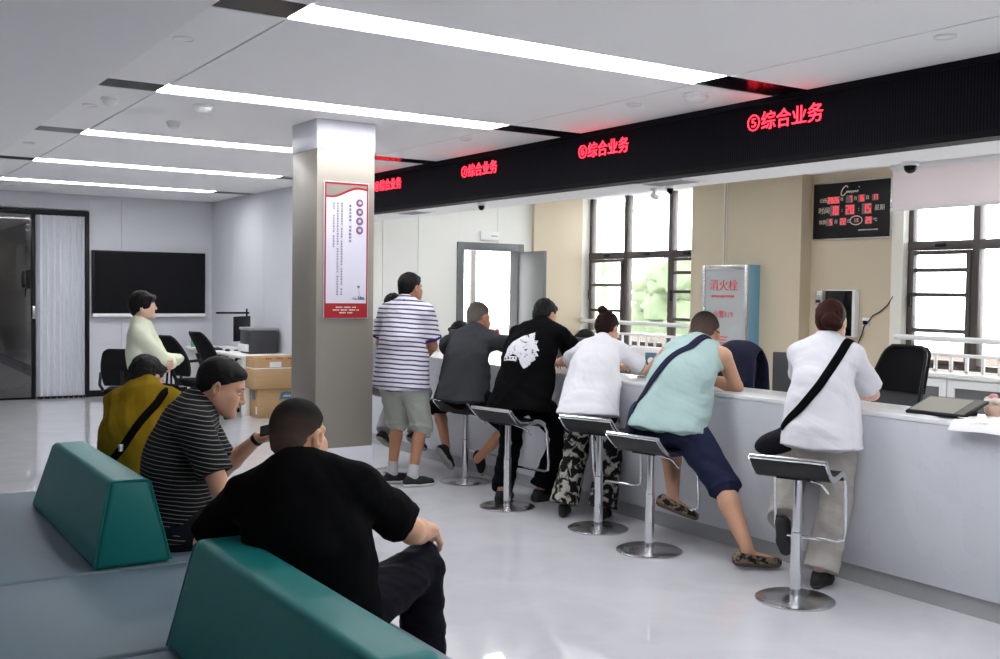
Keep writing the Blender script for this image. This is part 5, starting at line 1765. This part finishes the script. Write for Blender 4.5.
    # ---- clothes
    def shirt(self, mats, name='shirt', c=0.013, loose=0.012, hem=0.09, sleeve=0.62, taper=0.016, amp=0.004, seed=1, pick=None, collar=True, longsleeve=False, h=None, neckdrop=0.0, arms=(-1, 1), vest=False, hip=None):
        g = Sdf()
        s = self.s
        cuts = []
        if hem is not None:
            cuts.append((self.P - self.T * hem * s, -unit(self.T * 0.25 + self.u * 0.75)))
        ax = unit(unit(self.H - self.hu * 0.06 * self.hs - self.hf * 0.022 - self.N) + self.T * 0.8)
        self.nax = ax
        cuts.append((self.N + ax * (0.040 - neckdrop) * s, unit(ax * 1.0 + self.fs * 0.45)))
        if vest:
            for q in (-1, 1):
                cuts.append((self.S[q] - self.rs * q * 0.035, unit(self.rs * q + self.T * 0.30)))
        self.torso(g, c, loose, hem, cut=cuts)
        if hip is not None:
            for q in (-1, 1):
                g.cone(self.Hp[q] + self.T * 0.16 * s, self.Hp[q] - self.T * (hem + 0.02) * s, (0.085 + hip) * s, (0.112 + hip) * s, 0.05, cut=cuts)
        rn = (0.052 if self.fem else 0.062) * s
        g.cone(self.N - self.T * 0.05 * s, self.N + ax * 0.05 * s, rn + 0.012, rn, 0.04, cut=cuts)
        for q in arms:
            if longsleeve:
                self.arm(g, q, c + 0.012, k=0.03)
                W, E = self.W[q], self.E[q]
                g.cuts.append((W - (W - E) * 0.04, unit(W - E))) if False else None
            elif sleeve > 0:
                self.arm(g, q, c, sleeve, 0.03, taper)
        g.noise = folds(amp, seed, 1.0, self.T * 1.0)
        self.shirt_sdf = g
        return net_mesh(name, [g.polygons(h or self.hh)], mats, self.root, pick)

    def collar(self, parent, material, r=0.064, hgt=0.040, open_front=True):
        n = 22
        ax = self.nax
        c0 = self.N + ax * 0.016 * self.s + self.fs * 0.004
        sd = unit(self.rs - ax * (self.rs @ ax))
        fd = np.cross(ax, sd) * -1
        if fd @ self.fs < 0:
            fd = -fd
        mb = MB()

        def fn(u, v):
            a = math.pi * (1.5 + (0.06 if open_front else 0.0) - 0.0) - 0  # start at front
            th = (0.03 + 0.94 * u) * 2 * math.pi
            x, y = math.sin(th), math.cos(th)
            rad = r * self.s * (1 + 0.22 * (1 - v) + (0.10 * max(0, y) if open_front else 0))
            p = c0 + sd * x * rad + fd * y * rad * 1.0 + ax * (hgt * v - 0.02 - 0.025 * max(0, y) * (1 if open_front else 0.3)) * self.s
            return tuple(p)
        mb.grid(fn, 36, 6)
        o = mb.build('collar', material, parent, smooth=True, angle=180)
        m = o.modifiers.new('thickness', 'SOLIDIFY')
        m.thickness = 0.006
        return o

    def trousers(self, mats, name='trousers', c=0.012, hem=0.97, flare=0.012, amp=0.004, seed=5, thigh=None, h=None, pick=None, waist=0.02, wide=0.0):
        g = Sdf()
        s = self.s
        fat = self.fat
        hp = 0.150 + fat * 0.6 + c
        wc = (self.P + self.T * waist * s, self.T)
        self.wcut = wc if all((self.K[q] - self.P) @ self.T < -0.02 for q in (-1, 1)) else None
        g.cone(self.P, self.P + (self.mid - self.P) * 0.7, hp * s, (hp - 0.012) * s, 0.04, 0.74, self.fs, cut=wc)
        g.ell(self.P - self.f * 0.055 * s - self.u * 0.02, (self.r, self.f, self.u), ((0.145 + c) * s, (0.088 + c) * s, (0.10 + c) * s), 0.05, cut=wc)
        for q in (-1, 1):
            if thigh is not None:
                self.leg(g, q, c + wide, thigh=thigh, k=0.05, flare=flare)
            else:
                self.leg(g, q, c + wide, hem, 0.035, flare)
        if thigh is None:
            # the leg tube must cover the whole thigh too
            pass
        g.noise = folds(amp, seed, 0.9, self.K[1] - self.Hp[1])
        self.trouser_sdf = g
        self.wcut = None
        return net_mesh(name, [g.polygons(h or self.hh)], mats, self.root, pick)

    def shoes(self, upper, sole, kind='shoe', h=0.0048, sock=None):
        for q in (-1, 1):
            fd, up, sd = self.foot_frame(q)
            A, s = self.A[q], self.s
            g = Sdf()
            heel, ball, toe = A - fd * 0.048 * s - up * 0.052, A + fd * 0.095 * s - up * 0.056, A + fd * 0.155 * s - up * 0.060
            b = 0.0 if kind != 'clog' else 0.006
            g.cone(heel, ball, (0.034 + b) * s, (0.041 + b) * s, 0.02)
            g.cone(ball, toe, (0.041 + b) * s, (0.033 + b) * s, 0.02)
            g.cone(A - up * 0.02 - fd * 0.012, A + fd * 0.06 * s - up * 0.05, (0.040 + b) * s, (0.036 + b) * s, 0.025)
            fl = A - up * 0.076 * s
            g.cuts.append((fl, -up))
            g.cuts.append((A + up * (0.004 if kind == 'shoe' else -0.018) + fd * 0.0, unit(up * 1.0 + fd * (0.0 if kind == 'shoe' else 0.15))))
            pk = None
            o = net_mesh('clog' if kind == 'clog' else ('sandal' if kind == 'sandal' else 'shoe'), [g.polygons(h)], [upper], self.root)
            g2 = Sdf()
            g2.cone(heel, ball, (0.038 + b) * s, (0.045 + b) * s, 0.02)
            g2.cone(ball, toe, (0.045 + b) * s, (0.037 + b) * s, 0.02)
            g2.cuts.append((A - up * 0.066 * s, up))
            g2.cuts.append((A - up * 0.090 * s, -up))
            net_mesh('sole', [g2.polygons(h)], [sole], o)
            if sock is not None:
                g3 = Sdf()
                e = self.K[q] + (A - self.K[q]) * 0.80
                g3.cone(e - (A - self.K[q]) * 0.05, A, 0.046 * s, 0.040 * s, 0.02, cut=(e, -unit(A - self.K[q])))
                g3.cone(A, A + fd * 0.03 - up * 0.04, 0.040 * s, 0.036 * s, 0.02)
                net_mesh('sock', [g3.polygons(h)], [sock], self.root)

    def strap(self, pts, parent, material, width=0.022, off=0.006, name='strap', sdf=None, thick=0.22):
        """flat band lying on the clothes through the given local points"""
        g = sdf or self.shirt_sdf
        P, Nn = [], []
        pts = [self.w(p) for p in pts]
        for a, b in zip(pts, pts[1:]):
            for k in range(8):
                p, n = g.snap(a + (b - a) * k / 8, off)
                P.append(p)
                Nn.append(n)
        p, n = g.snap(pts[-1], off)
        P.append(p)
        Nn.append(n)
        for _ in range(2):
            P = [P[0]] + [(P[i - 1] + P[i] * 2 + P[i + 1]) / 4 for i in range(1, len(P) - 1)] + [P[-1]]
        off_w = self.base if parent is None else V3((0, 0, 0))
        return MB().tube([tuple(p + off_w) for p in P], width, 12, flat=([tuple(n) for n in Nn], thick)).build(name, material, parent, smooth=True, angle=180)
# ------------------------------------------------------------------ the people of the photograph
BLACK_C = cloth('black_cotton', (0.0035, 0.0035, 0.004))
BLACK_T = cloth('black_trousers', (0.004, 0.004, 0.006))
WHITE_C = cloth('white_cotton', (0.72, 0.72, 0.76))
SOLE_W = mat('white_sole', (0.7, 0.7, 0.68), 0.6)
SOLE_G = mat('grey_sole', (0.30, 0.29, 0.26), 0.7)
SOLE_K = mat('black_sole', (0.01, 0.01, 0.01), 0.6)
SHOE_K = mat('black_canvas', (0.006, 0.006, 0.007), 0.8)
SOCK_G = cloth('grey_sock', (0.42, 0.42, 0.45))
NAVYC = cloth('navy_cotton', (0.018, 0.020, 0.042))


def sit(x=0.1, f=0.45, z=0.093, out=0.0):
    return {-1: ((-x, f, z), (-0.15, 0.5, 1), (-0.15, 1, 0)), 1: ((x, f, z), (0.15, 0.5, 1), (0.15, 1, 0))}


# 1 woman in the pale blouse standing at the far left, arms folded
p = Person('woman in a pale green blouse standing with folded arms before the wall display', (2.13, 8.38), 112, 0.92,
           (0.02, 0.04, 0.83), (-0.02, -0.02, 1.295), (-0.03, 0.0, 1.45), dhead=0, pitch=0, fem=True, fat=-0.012, skin=SKIN_L,
           hands={1: ((-0.10, 0.26, 1.02), (0.8, 0.0, -0.6), (-1, 0.1, 0.1), (0, -1, -0.1), 0.5), -1: ((0.10, 0.23, 1.00), (-0.8, 0.0, -0.6), (1, 0.15, 0.0), (0, -1, 0), 0.5)},
           feet={-1: ((-0.09, 0.0, 0.083), (0, 1, 0), (-0.15, 1, 0)), 1: ((0.10, -0.02, 0.083), (0, 1, 0), (0.15, 1, 0))})
p.body()
p.hair('bob', HAIR)
b = p.shirt([cloth('pale_green_blouse', (0.70, 0.75, 0.58))], 'blouse', c=0.014, loose=0.02, hem=0.12, longsleeve=True, amp=0.007, seed=3)
p.collar(b, b.data.materials[0], r=0.060, hgt=0.045)
p.trousers([BLACK_T], flare=0.02, wide=0.008)
p.shoes(SHOE_K, SOLE_K)

hb_ = thing('handbag', 'black handbag hanging from the folded arms of the woman in the pale blouse', 'bag', (2.13, 8.38, 0))
g = Sdf()
g.cone(p.w((0.14, 0.16, 0.78)), p.w((0.02, 0.24, 0.76)), 0.075, 0.075, 0.03, 0.7, p.f)
net_mesh('pouch', [g.polygons(0.008)], [BLACK_C], hb_)
MB().tube([tuple(p.w((0.10, 0.19, 0.83))), tuple(p.w((0.12, 0.20, 0.95))), tuple(p.w((0.10, 0.16, 1.02))), tuple(p.w((0.06, 0.22, 0.95))), tuple(p.w((0.05, 0.22, 0.82)))], 0.008, 8).build('handle', BLACK_C, hb_, smooth=True)

# 2 man in mustard with a shoulder strap
p = Person('man in a mustard T-shirt with a black bag strap, seated on the far bench', (1.44, 5.84), 48, 1.0,
           (0.0, 0.0, 0.525), (-0.03, 0.15, 1.01), (-0.075, 0.225, 1.075), dhead=6, pitch=26, fat=0.016, hh=0.006, bend=0.05, skin=SKIN, headscale=1.06,
           hands={1: ((0.08, 0.42, 0.70), (1, -0.2, -0.6), None, (-1, 0, -0.2), 0.7), -1: ((-0.10, 0.42, 0.70), (-1, -0.2, -0.6), None, (1, 0, -0.2), 0.7)}, feet=sit(0.12, 0.42))
p.body()
p.hair('full', HAIR)
p.shirt([cloth('mustard_cotton', (0.205, 0.128, 0.007))], 'shirt', hem=0.07, sleeve=0.75, amp=0.007, seed=11, loose=0.018)
p.trousers([BLACK_T])
p.shoes(SHOE_K, SOLE_W)
bag = thing('shoulder_bag', 'black shoulder bag strapped across the back of the man in mustard', 'bag', (1.44, 5.84, 0))
g = Sdf()
c0 = p.w((-0.24, 0.04, 0.56))
g.ell(c0, (p.r, p.f, p.u), (0.05, 0.13, 0.10), 0.02)
net_mesh('pouch', [g.polygons(0.008)], [cloth('black_nylon', (0.008, 0.008, 0.009), 0.5)], bag)
p.strap([(-0.20, 0.12, 0.60), (-0.08, 0.27, 0.74), (0.05, 0.31, 0.92), (0.12, 0.26, 1.02), (0.12, 0.08, 0.99), (0.08, -0.05, 0.87), (0.02, -0.12, 0.74), (-0.08, -0.13, 0.62), (-0.18, -0.06, 0.55)], bag, BLACK_C, 0.022)
MB().box(-0.022, 0.022, -0.006, 0.006, -0.02, 0.02).build('buckle', M['steel'], bag, bevel=0.003, loc=tuple(p.shirt_sdf.snap(p.w((0.02, -0.12, 0.74)), 0.012)[0]), rotz=0.5)

# 3 man in the striped black polo looking at his phone
p = Person('man in a white-striped black polo bent over his phone, seated beside the far teal bolster', (1.39, 4.75), 110, 1.05,
           (0.0, -0.01, 0.54), (-0.01, 0.06, 1.045), (-0.02, 0.165, 1.145), dhead=6, pitch=22, fat=0.01, hh=0.0055, bend=0.06, skin=SKIN,
           hands={1: ((0.16, 0.40, 0.66), (0.8, -0.3, -0.8), (-0.3, 1, -0.2), (-0.6, 0, -1), 0.5), -1: ((-0.20, 0.33, 0.88), (-0.5, 0.0, -1), (0.15, 1, 0.25), (0.5, -0.2, 0.9), 0.75)},
           feet={1: ((0.12, 0.46, 0.097), (0.1, 0.5, 1), (0.1, 1, 0)), -1: ((-0.04, 0.46, 0.20), (-0.1, 0.4, 1), (0.2, 1, -0.3))}, headscale=1.07)
p.body()
p.hair('crew', HAIR)
b = p.shirt([stripe_mat('striped_polo', (0.005, 0.005, 0.006), (0.20, 0.20, 0.19), 0.0185, 0.0032, tuple(p.T))], 'polo_shirt', hem=0.06, sleeve=0.72, amp=0.005, seed=21, loose=0.015, taper=0.014)
p.collar(b, BLACK_C, r=0.066)
p.trousers([cloth('dark_jeans', (0.014, 0.016, 0.022))])
p.shoes(SHOE_K, SOLE_W)
W, E = p.W[-1], p.E[-1]
d = unit(W - E)
MB().tube([tuple(W - d * 0.022), tuple(W - d * 0.002)], 0.0325, 20).build('wristwatch', M['black'], p.root, smooth=True)
ph = thing('phone', 'dark mobile phone in the left hand of the man in the striped polo', 'phone', (1.39, 4.75, 0))
hd, pn = p.hd[-1][0], p.hd[-1][1]
hc = W + hd * 0.095 + unit(pn - hd * (pn @ hd)) * 0.034
n1 = unit(pn - hd * (pn @ hd))
sd = np.cross(hd, n1)
mt = Matrix([[sd[i] for i in range(3)], [hd[i] for i in range(3)], [n1[i] for i in range(3)]]).transposed().to_4x4()
mt.translation = Vector(hc)
MB().box(-0.037, 0.037, -0.078, 0.078, -0.0045, 0.0045, mt).build('body', M['black'], ph, bevel=0.003)
MB().box(-0.034, 0.034, -0.074, 0.074, 0.0043, 0.0052, mt).build('screen', M['black_gloss'], ph)

# 4 man in the black polo in front, hand on his knee, arm on the backrest
p = Person('man with cropped hair in a black polo seated nearest the camera, hand on knee', (1.32, 3.22), 42, 1.05,
           (0.07, 0.03, 0.545), (-0.005, 0.0, 0.995), (-0.035, 0.085, 1.108), dsh=-4, dhead=14, pitch=8, tilt=6, fat=0.014, hh=0.005, bend=0.04, skin=SKIN, headscale=1.06,
           hands={1: ((0.335, 0.490, 0.712), (0.5, -0.2, -0.6), (-0.42, 0.75, -0.42), (-0.2, -0.5, -1), 0.28), -1: ((-0.20, 0.30, 0.80), (-0.9, -0.35, -0.6), (0.3, 1, -0.1), (0, 0, -1), 0.4)},
           feet={1: ((0.30, 0.55, 0.155), (0.2, 0.4, 1), (0.3, 1, -0.25)), -1: ((-0.16, 0.48, 0.095), (-0.2, 0.4, 1), (-0.2, 1, 0))})
p.body(0.0036, 0.0028)
p.hair('cropped', HAIR_C, 0.0036)
b = p.shirt([BLACK_C], 'polo_shirt', hem=0.07, sleeve=0.76, amp=0.006, seed=31, loose=0.022, taper=0.014, c=0.014, neckdrop=0.022)
p.collar(b, BLACK_C, r=0.070, hgt=0.030)
p.trousers([cloth('black_slacks', (0.005, 0.005, 0.009), 0.7)], wide=0.006, amp=0.007, flare=0.02)
p.shoes(SHOE_K, SOLE_K)

# 5 standing man with the striped T-shirt
p = Person('man in a white T-shirt with purple stripes and pale shorts standing behind the stools', (4.00, 7.58), 54, 1.0,
           (-0.02, 0.0, 0.90), (-0.005, 0.05, 1.475), (-0.0, 0.11, 1.615), dhead=16, pitch=4, hh=0.007, headscale=1.04, skin=SKIN_D, fat=0.004,
           hands={1: ((0.06, 0.34, 1.10), (0.6, -0.5, -0.9), (-0.5, 0.9, 0.1), (-0.8, -0.2, -0.3), 0.6), -1: ((-0.08, 0.28, 1.12), (-1.0, -0.5, -0.1), (0.5, 0.9, 0.1), (0.8, -0.2, -0.3), 0.6)},
           feet={1: ((0.10, -0.02, 0.092), (0.1, 1, 0), (0.72, 0.7, 0)), -1: ((-0.12, 0.05, 0.092), (-0.1, 1, 0), (0.72, 0.7, 0))})
p.body()
p.hair('crew', HAIR)
PUR = cloth('purple_trim', (0.045, 0.022, 0.16))
Sx, Ex = {q: p.S[q] for q in (-1, 1)}, {q: p.E[q] for q in (-1, 1)}


def trim(c, P=p):
    o = np.zeros(len(c), int)
    for q in (-1, 1):
        d = P.E[q] - P.S[q]
        l = np.linalg.norm(d)
        x = (c - P.S[q]) @ (d / l)
        rad = np.linalg.norm((c - P.S[q]) - np.outer(x, d / l), axis=1)
        o |= ((x > l * 0.70) & (x < l * 0.86) & (rad < 0.10)).astype(int)
    o |= ((((c - P.N) @ P.T) > 0.012) & (np.linalg.norm(c - P.N, axis=1) < 0.085)).astype(int)
    return o


p.shirt([stripe_mat('striped_tee', (0.66, 0.66, 0.70), (0.07, 0.05, 0.16), 0.037, 0.0125, tuple(p.T)), PUR], 'shirt', hem=0.10, sleeve=0.78, taper=0.022, amp=0.005, seed=41, loose=0.022, hip=0.045, pick=trim)
p.trousers([cloth('pale_grey_shorts', (0.42, 0.45, 0.40))], 'shorts', hem=0.06, flare=0.028, wide=0.02, amp=0.005)
p.shoes(SHOE_K, SOLE_W, sock=SOCK_G)

# 6 person half hidden behind him
p = Person('person with black hair at the counter, mostly hidden behind the striped standing man', (4.29, 8.36), 60, 0.98,
           (-0.06, -0.04, 0.80), (-0.10, 0.17, 1.31), (-0.13, 0.23, 1.44), dhead=0, pitch=10, hh=0.008, skin=SKIN_D,
           hands={1: ((0.05, 0.50, 1.03), (0.9, -0.3, -0.6), None, (0, 0, -1), 0.5), -1: ((-0.20, 0.50, 1.03), (-0.9, -0.3, -0.6), None, (0, 0, -1), 0.5)},
           feet={1: ((0.16, 0.16, 0.30), (0.1, 1, 0.3), (0.3, 1, -0.6)), -1: ((-0.14, 0.10, 0.30), (-0.1, 1, 0.3), (0, 1, -0.5))})
p.body()
p.hair('full', HAIR)
p.shirt([cloth('grey_tee', (0.30, 0.31, 0.33))], seed=51)
p.trousers([cloth('grey_trousers', (0.28, 0.29, 0.31))], wide=0.01)
p.shoes(SHOE_K, SOLE_G)

# 7 man in the dark grey T-shirt on a stool
p = Person('grey-haired man in a dark grey T-shirt and black shorts seated on a bar stool', (4.475, 7.36), 62, 0.99,
           (-0.03, -0.02, 0.785), (-0.03, 0.16, 1.245), (-0.035, 0.23, 1.375), dhead=10, pitch=14, hh=0.007, skin=SKIN_D, headscale=1.12, fat=0.008, bend=0.06,
           hands={1: ((0.02, 0.47, 1.16), (1, 0.2, -0.2), (-0.3, 0.3, 0.8), (-0.5, -0.6, 0.3), 0.9), -1: ((-0.22, 0.46, 1.045), (-1, 0.2, -0.15), None, (0, 0, -1), 0.5)},
           feet={1: ((0.05, 0.08, 0.20), (1, 0.25, 0.1), (0.05, 0.45, -1)), -1: ((-0.22, 0.04, 0.28), (-0.7, 0.6, 0.1), (0.15, 0.7, -0.8))})
p.body()
p.hair('cropped', HAIR_G, side=mat('grey_side_hair', (0.13, 0.115, 0.10), 0.85, spec=0.1))
p.shirt([cloth('charcoal_cotton', (0.040, 0.043, 0.048))], hem=0.09, sleeve=0.78, taper=0.02, amp=0.006, seed=61, loose=0.02, hip=0.038)
p.trousers([BLACK_T], 'shorts', hem=0.04, flare=0.028, wide=0.014)
p.shoes(cloth('black_sneaker', (0.02, 0.02, 0.02)), SOLE_G, sock=None)

# 9 man with the printed black T-shirt
p = Person('man in a black T-shirt with a white animal print on its back', (4.46, 6.49), 62, 1.03,
           (-0.02, -0.02, 0.83), (0.0, 0.25, 1.32), (-0.02, 0.345, 1.415), dhead=10, pitch=24, hh=0.0065, skin=SKIN, fat=0.012, bend=0.06,
           hands={1: ((-0.02, 0.62, 1.04), (1, 0.1, -0.2), (-0.5, 1, -0.1), (0, 0, -1), 0.5), -1: ((-0.16, 0.60, 1.04), (-1, 0.0, -0.2), (0.4, 1, 0), (0, 0, -1), 0.5)},
           feet={1: ((0.07, 0.12, 0.095), (0.6, 1, 0), (0.25, 1, 0)), -1: ((-0.15, -0.08, 0.095), (-0.35, 1, 0), (-0.1, 1, 0))})
p.body()
p.hair('full', HAIR)
PRINT = mat('white_print', (0.62, 0.62, 0.66), 0.8, spec=0.1)
rp = noise_color(PRINT, (0.05, 0.05, 0.07), (0.66, 0.66, 0.70), 34, 0.32, 0.42, 3, None, 1.2)
img = [(505, 95), (415, 150), (330, 205), (240, 270), (180, 350), (155, 470), (230, 475), (290, 455), (350, 470), (400, 520), (440, 590), (485, 630), (550, 570), (570, 530), (610, 490), (600, 440), (635, 430), (600, 370), (635, 360), (580, 280), (585, 215), (540, 225)]
# outline in metres on the shirt back: across (right +) and up along the spine
poly = [((x - 372) / 13.19 / 132.2 * 1.0, (655 - y) / 13.19 / 132.2 + 0.112) for x, y in img]


def inside(a, b, poly):
    r = np.zeros(len(a), bool)
    j = len(poly) - 1
    for i in range(len(poly)):
        xi, yi = poly[i]
        xj, yj = poly[j]
        c = ((yi > b) != (yj > b)) & (a < (xj - xi) * (b - yi) / (yj - yi + 1e-12) + xi)
        r ^= c
        j = i
    return r


def lion(c, P=p):
    # seen along the viewing slant of the wearer: shift by depth so that the motif sits left of the spine
    a = (c - P.P) @ P.rs
    b = (c - P.P) @ P.T
    back = ((c - P.mid) @ P.fs) < 0.01
    m = inside(a, b, poly) & back
    cx, cz = (255 - 372) / 13.19 / 132.2, (655 - 510) / 13.19 / 132.2 + 0.112
    ch = (np.abs(a - cx) < 0.065) & (np.abs(b - cz + (a - cx) * 0.1) < 0.018) & back
    hole = np.zeros(len(c), bool)
    for k in (-0.045, -0.015, 0.015, 0.045):
        hole |= ((a - cx - k) ** 2 + (b - cz) ** 2) < 0.007 ** 2
    return (m | (ch & ~hole)).astype(int)


p.shirt([BLACK_C, PRINT], hem=0.12, sleeve=0.80, taper=0.022, amp=0.006, seed=71, loose=0.024, hip=0.036, pick=lion, h=0.0048)
p.trousers([BLACK_T], wide=0.012, amp=0.007)
p.shoes(SHOE_K, SOLE_K)

# 10 woman with bun and patterned trousers
p = Person('woman with a small bun in a white T-shirt and black patterned trousers', (4.54, 5.85), 60, 0.93,
           (0.03, 0.0, 0.845), (-0.02, 0.33, 1.215), (-0.02, 0.43, 1.335), dhead=8, pitch=26, hh=0.0065, skin=SKIN, fem=True, headscale=1.10, fat=0.034, bend=0.05,
           hands={1: ((0.02, 0.64, 1.045), (1, -0.1, -0.15), (-0.4, 1, -0.1), (0, 0, -1), 0.4), -1: ((-0.20, 0.66, 1.04), (-1, 0, -0.2), (0.3, 1, 0), (0, 0, -1), 0.4)},
           feet={1: ((0.12, 0.03, 0.085), (0.1, 1, 0.1), (-0.1, 1, 0)), -1: ((-0.16, 0.0, 0.085), (-0.1, 1, 0.1), (-0.3, 1, 0))})
p.body()
p.hair('bun_high', HAIR_D)
def ring_neck(c, P=p):
    return ((((c - P.N) @ P.T) > 0.008) & (np.linalg.norm(c - P.N, axis=1) < 0.085)).astype(int)


p.shirt([WHITE_C, NAVYC], hem=0.135, sleeve=0.80, taper=0.020, amp=0.007, seed=81, loose=0.016, hip=0.034, pick=ring_neck)
PT = cloth('patterned_fabric', (0.02, 0.02, 0.02))
noise_color(PT, (0.012, 0.012, 0.013), (0.40, 0.38, 0.33), 19, 0.50, 0.58, 5, None, 0.8)
p.trousers([PT], wide=0.022, flare=0.035, hem=0.99, amp=0.006)
p.shoes(SHOE_K, SOLE_K)

# 11 man in the mint vest
p = Person('man in a mint vest and navy shorts on a bar stool, one leg stretched out', (4.46, 4.87), 64, 1.02,
           (-0.01, -0.03, 0.81), (0.05, 0.28, 1.26), (0.055, 0.39, 1.35), dsh=2, dhead=-8, pitch=20, hh=0.006, skin=SKIN, headscale=1.14, fat=0.026, bend=0.06,
           hands={1: ((0.0, 0.50, 1.045), (1, 0.0, -0.30), (-0.8, 0.5, -0.1), (0, 0, -1), 0.6), -1: ((-0.12, 0.56, 1.05), (-1, 0.1, -0.25), (0.7, 0.8, 0), (0, 0, -1), 0.5)},
           feet={1: ((0.55, -0.18, 0.11), (-0.1, 1, 0.3), (0.86, 0.5, 0.0)), -1: ((-0.02, 0.08, 0.32), (-0.3, 1, 0.3), (0.85, 0.45, -0.35))})
p.legfat = 0.010
p.body(0.004, 0.003)
p.hair('cropped', HAIR_C)
MINT = cloth('mint_cotton', (0.37, 0.50, 0.485))
p.shirt([MINT], 'vest', hem=0.06, sleeve=0.0, amp=0.007, seed=91, loose=0.014, c=0.012, hip=0.040, vest=True)
p.trousers([cloth('navy_shorts', (0.020, 0.024, 0.052), 0.75)], 'shorts', hem=0.05, flare=0.026, wide=0.014, amp=0.006)
CAMO = cloth('camouflage', (0.1, 0.08, 0.06))
noise_color(CAMO, (0.025, 0.02, 0.016), (0.26, 0.20, 0.15), 30, 0.44, 0.56, 2)
p.shoes(CAMO, cloth('brown_sole', (0.12, 0.09, 0.065)), 'clog')
o = p.H
band = [tuple(p.head_sdf.snap(p.L(0.10 * math.sin(a), -0.10 * math.cos(a), -0.012 + 0.012 * math.cos(a)), 0.004)[0]) for a in np.linspace(-1.3, 1.3, 15)]
MB().tube(band, 0.0035, 8).build('glasses_strap', M['black'], p.root, smooth=True)
bag = thing('shoulder_bag', 'navy shoulder bag at the left hip of the man in the mint vest', 'bag', (4.46, 4.87, 0))
g = Sdf()
g.ell(p.w((-0.235, 0.0, 0.77)), (p.r, p.f, p.u), (0.06, 0.11, 0.15), 0.03)
g.ell(p.w((-0.235, 0.0, 0.70)), (p.r, p.f, p.u), (0.07, 0.13, 0.10), 0.03)
net_mesh('pouch', [g.polygons(0.007)], [cloth('navy_nylon', (0.025, 0.026, 0.055), 0.55)], bag)
p.strap([(-0.20, 0.16, 0.86), (-0.10, 0.36, 1.0), (0.03, 0.43, 1.14), (0.10, 0.36, 1.26), (0.10, 0.20, 1.29), (0.06, 0.10, 1.22), (-0.04, 0.0, 1.08), (-0.14, -0.06, 0.95), (-0.20, -0.04, 0.84)], bag, NAVYC, 0.026)

# 12 woman in white at the right
p = Person('woman in a white T-shirt and beige trousers with a black strap across her back', (4.63, 3.835), 66, 0.945,
           (-0.02, 0.0, 0.86), (-0.03, 0.09, 1.325), (-0.025, 0.15, 1.455), dhead=-4, pitch=8, hh=0.006, skin=SKIN_L, fem=True, headscale=1.10, fat=0.012, bend=0.035,
           hands={1: ((0.05, 0.44, 1.035), (0.8, -0.2, -0.7), (-0.6, 0.8, -0.1), (0, 0, -1), 0.4), -1: ((-0.08, 0.47, 1.04), (-1, 0.1, -0.15), (0.5, 1, 0), (0, 0, -1), 0.4)},
           feet={1: ((0.0, -0.04, 0.087), (0.1, 1, 0), (0.08, 1, 0)), -1: ((-0.19, -0.06, 0.34), (-0.4, 1, 0), (0.0, 0.5, -0.9))})
p.body(0.004, 0.003)
p.hair('bun_low', HAIR_B)
p.shirt([WHITE_C], hem=0.09, sleeve=0.84, taper=0.020, amp=0.005, seed=101, loose=0.014, hip=0.036)
p.trousers([cloth('beige_trousers', (0.40, 0.375, 0.34))], wide=0.018, flare=0.03, hem=0.97, amp=0.005)
p.shoes(SHOE_K, SOLE_K)
bag = thing('shoulder_bag', 'black shoulder bag at the left hip of the woman in white at the right', 'bag', (4.63, 3.835, 0))
g = Sdf()
g.ell(p.w((-0.255, -0.03, 0.775)), (unit(p.r * 1.0 + p.u * 0.35), p.f, unit(p.u - p.r * 0.35)), (0.135, 0.06, 0.068), 0.03)
g.cone(p.w((-0.21, -0.02, 0.80)), p.w((-0.19, -0.03, 0.86)), 0.06, 0.035, 0.03)
net_mesh('pouch', [g.polygons(0.006)], [cloth('black_nylon_bag', (0.010, 0.010, 0.014), 0.5)], bag)
p.strap([(-0.19, 0.08, 0.88), (-0.10, 0.20, 1.03), (0.02, 0.25, 1.19), (0.09, 0.18, 1.32), (0.09, 0.05, 1.33), (0.06, -0.06, 1.24), (0.0, -0.11, 1.12), (-0.10, -0.10, 0.98), (-0.19, -0.07, 0.86)], bag, BLACK_C, 0.024)

# 8, 13 clerks seated behind the counter
for base, lab, seed in (((6.05, 9.95), 'clerk with black hair seated behind the far end of the counter', 7), ((6.0, 7.62), 'clerk with dark hair seated behind the counter, hidden behind the bun-haired woman', 9)):
    p = Person(lab, base, 268, 0.96, (0, 0.0, 0.55), (0, 0.05, 1.02), (0, 0.12, 1.135), pitch=20, hh=0.009, skin=SKIN_L,
               hands={1: ((0.12, 0.36, 0.80), (1, -0.3, -0.6), None, (0, 0, -1), 0.5), -1: ((-0.12, 0.36, 0.80), (-1, -0.3, -0.6), None, (0, 0, -1), 0.5)}, feet=sit(0.1, 0.36))
    p.body(0.006, 0.005)
    p.hair('bob' if seed == 7 else 'full', HAIR)
    p.shirt([cloth('white_uniform', (0.6, 0.62, 0.66))], seed=seed)
    p.trousers([BLACK_T])
    p.shoes(SHOE_K, SOLE_K)
